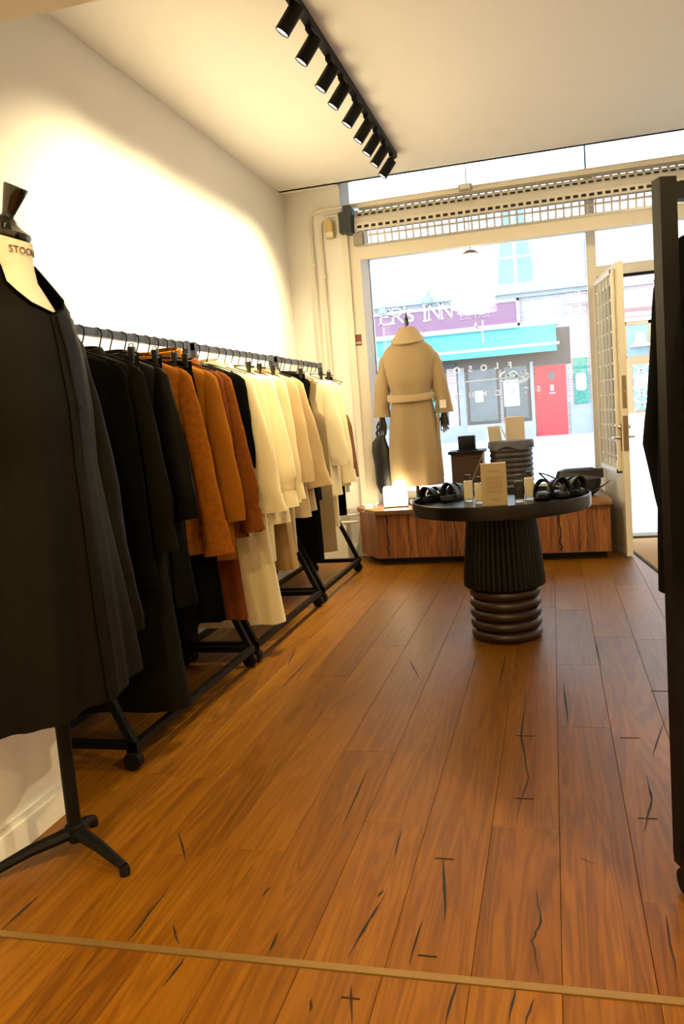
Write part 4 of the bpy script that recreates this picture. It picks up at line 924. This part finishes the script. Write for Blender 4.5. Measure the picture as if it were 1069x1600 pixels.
# ------------------------------------------------------------------ display table
tb = thing('display_table', 'round black tray table with fluted column and stacked ring base', 'table', (-.262, 3.94, 0))
for i in range(5):
    z = .026+i*.0505; MB().lathe([(.10, z-.024)]+[(.145+.026*math.cos(a), z+.0252*math.sin(a)) for a in [-PI/2+PI*k/10 for k in range(11)]]+[(.10, z+.024)], 48).build('ring', darkbrown, tb, True)
fl_ = MB(); rings = []
NF = 44
for z, r in ((.256, .186), (.262, .195), (.30, .194), (.625, .163)):
    ring = []
    for j in range(NF*4):
        a = 2*PI*j/(NF*4); k = j % 4
        rr = r-(.0065 if k == 0 else (.0015 if k in (1, 3) else 0))
        ring.append((rr*math.cos(a), rr*math.sin(a), z))
    rings.append(ring)
fl_.loft(rings, True, True, True).build('fluted_column', blackwood, tb)
TZ = .652
MB().lathe([(0, .622), (.40, .622), (.418, .626), (.421, .64), (.421, .684), (.417, .688), (.411, .686), (.409, TZ), (0, TZ)], 72, (0, 0, 0), False, False).build('tray_top', mat('black_tray', (.005, .005, .0055), .3, nscale=30, namt=.2), tb, True)

def on_table(px, py): return at_z(px, py, TZ)
glassy = mat('thick_clear_glass', (.9, .92, .9), .05, trans=.6)
lotion = mat('cream_lotion', (.75, .66, .46), .35)
darkliq = mat('black_bottle', (.012, .011, .010), .25)
capb = mat('black_cap', (.01, .01, .01), .3)
def bottle(label, px, py, m, hgt=.10, wd=.044):
    p = on_table(px, py); b = thing('perfume_bottle', label, 'bottle', (p.x, p.y, TZ), .05, 'bottles on the display table')
    MB().cbox(-wd/2, wd/2, -wd*.4, wd*.4, 0, .014, .004).build('glass_base', glassy, b)
    MB().cbox(-wd/2, wd/2, -wd*.4, wd*.4, .014, hgt, .005).build('body', m, b)
    MB().lathe([(.008, hgt), (.008, hgt+.008)], 12).build('neck', steel, b)
    MB().cbox(-.0125, .0125, -.0125, .0125, hgt+.006, hgt+.032, .002).build('cap', capb, b)
    lb = MB().box(-wd*.34, wd*.34, -wd*.4-.0007, -wd*.4+.0005, .035, hgt-.025)
    if m is darkliq:
        for k in range(4): MB().box(-wd*.3, wd*.3, -wd*.4-.001, -wd*.4+.0003, .035+k*.012, .0362+k*.012).build('label_line', mat('label_grey', (.10, .09, .08), .5), b)
    return b
bottle('pale cream square bottle at the left of the table pair', 733, 783, lotion, .102)
b2 = bottle('pale cream square bottle touching the tan carton', 750, 786, lotion, .098)
bottle('black square perfume bottle right of the tan carton', 812, 784, darkliq, .100)
bottle('pale cream square bottle right of the black bottle', 828, 780, lotion, .106)
rd = thing('reed_stick', 'thin slanting reed stick rising behind the pale bottles', 'reed stick', tuple(on_table(728, 776)+Vector((0, .035, 0))))
p0 = rd.location; p1 = at_y(757, 703, p0.y+.02)
MB().tube([(0, 0, .002), (p1.x-p0.x, .02, p1.z-TZ)], .0022, 6).build('stick', mat('reed', (.30, .20, .12), .7), rd, True)
MB().lathe([(.0, 0), (.012, 0), (.012, .01), (0, .012)], 12, (0, 0, 0), False, False).build('holder', blackgloss, rd, True)
p = on_table(774, 790)
cb = thing('perfume_carton', 'tall tan perfume carton with outlined lettering at centre of table', 'box', (p.x, p.y+.0, TZ), .08)
cartm = mat('tan_carton', (.52, .39, .22), .65, nscale=60, namt=.03)
CW, CHT = .118, .198
MB().cbox(-CW/2, CW/2, -.0, .07, 0, CHT, .0015).build('sleeve', cartm, cb)
inkm = mat('carton_ink', (.26, .17, .08), .7)
MB().box(-.025, .025, -.0006, .0002, .160, .1625).build('print_line', inkm, cb)
MB().box(-.014, .018, -.0006, .0002, .028, .031).build('print_line', inkm, cb)
for row, (z0, z1) in enumerate(((.122, .136), (.100, .118), (.078, .096), (.060, .074))):
    m = MB()
    for k in range(6):
        x = -.036+k*.0125
        m.box(x, x+.001, -.0006, .0002, z0, z1); m.bar((x, -.0002, z0 if (k+row) % 2 else z1), (x+.009, -.0002, z1 if (k+row) % 2 else z0), .001, .001)
        m.box(x+.009, x+.010, -.0006, .0002, z0, z1)
    m.build('print_outline', inkm, cb)
def sandal(label, px, py, rz, m, tall=.06, tilt=0):
    p = on_table(px, py); s = thing('sandal', label, 'sandal', (p.x, p.y, TZ), rz, 'sandals on the display table')
    n = 24; L, W = .13, .043
    def sole(z, k=1): return [(L*math.cos(2*PI*j/n)*k, (W+(.008 if math.cos(2*PI*j/n) > 0 else -.006))*math.sin(2*PI*j/n)*k, z+.012*max(0, -math.cos(2*PI*j/n))) for j in range(n)]
    MB().loft([sole(0), sole(.018), sole(.022, .95)], True, True, True).build('sole', m, s, True)
    for x0, lean, hh, wd in ((.045, .012, tall, .034), (-.02, -.02, tall*1.15, .026)):
        A = []; B = []
        for j in range(15):
            a = PI*j/14; A.append((x0-wd+lean*math.sin(a), .047*math.cos(a), .012+hh*math.sin(a))); B.append((x0+wd+lean*math.sin(a), .047*math.cos(a), .012+hh*.88*math.sin(a)))
        A2 = [(x+.004, y*.88, z-.009*(z > .015)) for x, y, z in A]; B2 = [(x-.004, y*.88, z-.009*(z > .015)) for x, y, z in B]
        MB().loft([A2, A, B, B2], False).build('strap', m, s, True)
    return s
sandal('black strappy sandal at left rim of the tray, outermost', 676, 783, 1.1, blkleather, .062)
sandal('black strappy sandal at left of the tray, next to pale bottles', 708, 781, 1.25, greyleather, .075)
sandal('charcoal padded sandal right of the bottles, leftmost of the right three', 850, 778, 1.5, greyleather, .078)
sandal('charcoal padded sandal in the middle of the right three', 875, 776, 1.8, greyleather, .078)
sandal('charcoal padded sandal at right rim of the tray', 898, 773, 2.0, greyleather, .076)
tg = thing('folded_glasses', 'pale metal frames lying between the left sandals', 'glasses', tuple(on_table(690, 779)), .3)
for s in (-1, 1): MB().tube([(s*.035+.028*math.cos(a*PI/8), .0, .03+.022*math.sin(a*PI/8)) for a in range(17)], .0022, 6).build('rim', steel, tg, True)
for s in (-1, 1): MB().tube([(s*.063, 0, .035), (s*.066, .05, .03), (s*.06, .11, .004)], .002, 6).build('temple', steel, tg, True)
MB().tube([(-.007, 0, .034), (0, 0, .038), (.007, 0, .034)], .002, 6).build('bridge', steel, tg, True)

# ------------------------------------------------------------------ things on the bench
rib = mat('ribbed_brown', (.050, .024, .014), .5, nscale=20, namt=.25, stretch=(.2, .2, 1))
ribgrey = mat('ribbed_charcoal', (.035, .030, .030), .45, nscale=20, namt=.2)
a = at_y(703, 705, 6.22); b = at_y(759, 705, 6.22)
s1 = thing('pedestal', 'dark brown ribbed pedestal under the black candle pot', 'pedestal', ((a.x+b.x)/2, 6.22, BZ))
hw = (b.x-a.x)/2; hz = a.z-BZ
MB().cbox(-hw, hw, -hw, hw*.9, hz-.022, hz, .006).build('top', blackwood, s1)
nr = 22
prof = []
for k in range(nr):
    z = k*(hz-.022)/nr; prof += [(.0, z), (.004, z+.25*(hz-.022)/nr), (.004, z+.75*(hz-.022)/nr)]
prof.append((0, hz-.022))
MB().loft([[(x*(hw*.90-.008+d), y*(hw*.85-.008+d), z) for x, y in ((-1, -1), (1, -1), (1, 1), (-1, 1))] for d, z in prof], True, True, True).build('ribbed_body', rib, s1)
cd = thing('candle_pot', 'black ceramic candle pot on the ribbed pedestal', 'candle', ((a.x+b.x)/2, 6.20, BZ+hz))
MB().lathe([(0, 0), (.078, 0), (.08, .004), (.078, .008), (0, .008)], 28, (0, 0, 0), False, False).build('saucer', blackwood, cd, True)
MB().lathe([(0, .008), (.062, .008), (.066, .014), (.068, .108), (.064, .108), (.062, .095), (0, .095)], 28, (0, 0, 0), False, False).build('pot', mat('black_ceramic', (.010, .012, .012), .3), cd, True)
MB().tube([(0, 0, .094), (.001, 0, .106)], .0015, 5).build('wick', cream, cd)
a = at_y(764, 690, 6.22); b = at_y(832, 690, 6.22)
s2 = thing('ribbed_drum', 'large charcoal ribbed drum pedestal in the window', 'pedestal', ((a.x+b.x)/2, 6.24, BZ)); rr = (b.x-a.x)/2; hz2 = (a.z+b.z)/2-BZ
prof = [(0, 0)]
nr = 11
for k in range(nr):
    z = k*hz2/nr; prof += [(rr-.008, z), (rr, z+.3*hz2/nr), (rr, z+.7*hz2/nr)]
prof += [(rr-.008, hz2), (0, hz2)]
MB().lathe(prof, 40, (0, 0, 0), False, False).build('drum', ribgrey, s2, True)
sc = thing('scarf', 'grey folded scarf draped over the ribbed drum top', 'scarf', ((a.x+b.x)/2, 6.24, BZ+hz2))
rings = []
for q, z in ((0.02, .008), (rr*.6, .010), (rr+.004, .008), (rr+.010, -.012), (rr+.011, -.03)):
    rings.append([(q*math.cos(2*PI*j/48), q*math.sin(2*PI*j/48), z+(-.028*(.5+.5*math.sin(5*2*PI*j/48+.7)) if z < -.02 else .0)) for j in range(48)])
MB().loft(rings, True).build('cloth', cloth('grey_scarf', (.10, .10, .12), .8), sc, True)
p = at_y(806, 690, 6.2)
fr = thing('framed_card', 'cream framed card standing on the ribbed drum', 'card', (p.x, 6.22, BZ+hz2+.012), .1)
MB().box(-.068, .068, -.006, .012, 0, .168).build('board', cartm if False else mat('card_tan', (.56, .46, .33), .6), fr); MB().box(-.073, -.066, -.008, .014, 0, .172).box(-.073, .073, -.008, .014, .166, .173).build('edge', whitepaint, fr)
p = at_y(776, 690, 6.2)
tp = thing('display_stand', 'white tilted tablet stand on the left of the ribbed drum', 'stand', (p.x, 6.20, BZ+hz2+.012), 0)
MB().loft([[(-.05, -.02, 0), (.04, -.02, 0), (.04, .05, 0), (-.05, .05, 0)], [(-.058, -.045, .105), (.03, -.045, .105), (.03, -.035, .105), (-.058, -.035, .105)]], True, True, True).build('wedge', mat('tablet_beige', (.60, .55, .46), .5), tp)
MB().bar((-.06, -.04, .110), (.035, -.04, .110), .012, .010).bar((.035, -.04, .110), (.075, -.02, .012), .008, .01).build('edge', whitepaint, tp)
p = at_y(900, 770, 6.15)
bg_ = thing('handbag', 'black leather handbag lying at the right end of the bench', 'bag', (p.x+.02, 6.15, BZ+.0), .12); bg_.scale = (1, 1, 1.15)
MB().loft([[(x, y*1.0, z) for x, y, z in ell(0, 0, zz, aa, bb, 28)] for zz, aa, bb in ((.0, .10, .06), (.03, .145, .085), (.08, .162, .09), (.13, .160, .08), (.165, .145, .06), (.178, .10, .03))], True, True, True).build('body', blkleather, bg_, True)
MB().loft([[(x, y, z) for x, y, z in ((-.155, -.092, .09), (.165, -.092, .115), (.165, -.088, .17), (-.12, -.07, .165))], [(x, y+.008, z+.003) for x, y, z in ((-.155, -.092, .09), (.165, -.092, .115), (.165, -.088, .17), (-.12, -.07, .165))]], True, True, True).build('flap', blkleather, bg_)
MB().tube([(-.14, -.03, .11), (-.22, -.05, .15), (-.28, -.04, .165), (-.20, -.08, .09), (-.15, -.10, .04)], .010, 8, True, .5).build('strap', blkleather, bg_, True)
MB().tube([(.08, -.08, .028), (.16, -.06, .06), (.225, -.03, .09)], [.014, .012, .004], 8, True, .4).build('strap', greyleather, bg_, True)
for i, (px, lab) in enumerate(((668, 'flat black shoe on the bench beside the glowing lamp'), (684, 'second flat black shoe on the bench, behind the table rim'))):
    p = at_y(px, 782, 6.08); s = thing('flat_shoe', lab, 'shoe', (p.x-.02+.06*i, 6.08+.07*i, BZ), .2, 'flat shoes on the bench')
    MB().loft([ell(0, 0, 0, .11, .036, 24), ell(0, 0, .012, .112, .038, 24)], True, True, True).build('sole', rubber, s, True)
    MB().loft([ell(0, 0, .012, .11, .037, 24), ell(-.005, 0, .035, .105, .034, 24), ell(-.02, 0, .05, .085, .024, 24)], True).build('upper', blkleather, s, True)
    MB().box(-.02, .02, -.012, .012, .048, .055).build('bow', blkleather, s)

# ------------------------------------------------------------------ doormat
th = math.atan2(.612-.505, 6.191-5.267)
dm = thing('doormat', 'tan coir doormat inside the open entrance door', 'doormat', (.612, 5.267, 0), -(-th) if False else th*-1*-1)
dm.rotation_euler = (0, 0, th)
MB().box(0.0, .72, 0.0, 1.30, 0, .012).build('pile', mat('coir', (.33, .19, .075), .95, nscale=120, namt=.3, bump=.4, bscale=300), dm)
MB().box(-.012, 0, -.012, 1.3, 0, .009).box(0, .72, -.012, 0, 0, .009).build('edging', mat('mat_edge', (.03, .025, .02), .8), dm)

# ------------------------------------------------------------------ rack at the right edge with black garments
RA = math.radians(20)
rr_ = thing('clothes_rack', 'black metal clothes rack with a square post at the right edge', 'clothes rack', (.243, 1.85, 0), RA)
MB().bar((0, 0, .075), (0, 0, 1.552), .036, .036).build('post', blackmetal, rr_)
MB().bar((0, 0, 1.525), (1.1, 0, 1.525), .030, .034).build('hanging_rail', blackmetal, rr_)
MB().bar((1.1, 0, .075), (1.1, 0, 1.552), .036, .036).build('post', blackmetal, rr_)
for x in (0, 1.1):
    MB().bar((x, .018, .075), (x, -.50, .075), .034, .03).build('foot_bar', blackmetal, rr_)
    for y in (-.02, -.46):
        wl = MB().tube([(x-.016, y, .030), (x+.010, y, .030)], .030, 16).build('wheel', rubber, rr_, True); MB().bar((x-.004, y, .03), (x-.004, y, .066), .036, .012).build('caster_fork', steel, wl)
MB().bar((0, -.30, .075), (1.1, -.30, .075), .03, .03).build('floor_bar', blackmetal, rr_)
c, s = math.cos(RA), math.sin(RA)
for k, (t, hem, lab, sh_, m) in enumerate(((.075, .66, 'black wool coat beside the square post at the right edge', 'black coat by the post', C_BLACK), (.15, .60, 'second black coat from the square post at the right edge', 'second right-hand black coat', C_SATIN), (.24, .62, 'third black coat from the square post at the right edge', 'third right-hand black coat', C_BLACK))):
    top_garment('coat', lab, sh_, 'coat', 0, hem, m, RA+PI/2, .62, .105, cuff=False, collar=.0, hemw=.19, hw=.185, hemt=.05, bend=-.10, sleeve_r=(.07, .07, .05), loc=(.243+c*t, 1.85+s*t), zt=1.44, group='black coats on the right rack', hang=False)
    hanger(sh_, (.243+c*t, 1.85+s*t), RA+PI/2, ztop=1.525+.02)
sb = thing('garment_strap', 'thin beige hanging loop on the first black coat', 'strap', (.243+c*.05, 1.83, 1.20)); sb['category'] = 'strap'
MB().tube([(0, 0, .30), (.006, -.01, .2), (.0, -.012, .08), (.004, -.01, 0)], .0028, 6).build('ribbon', mat('beige_ribbon', (.40, .28, .13), .6), sb, True)
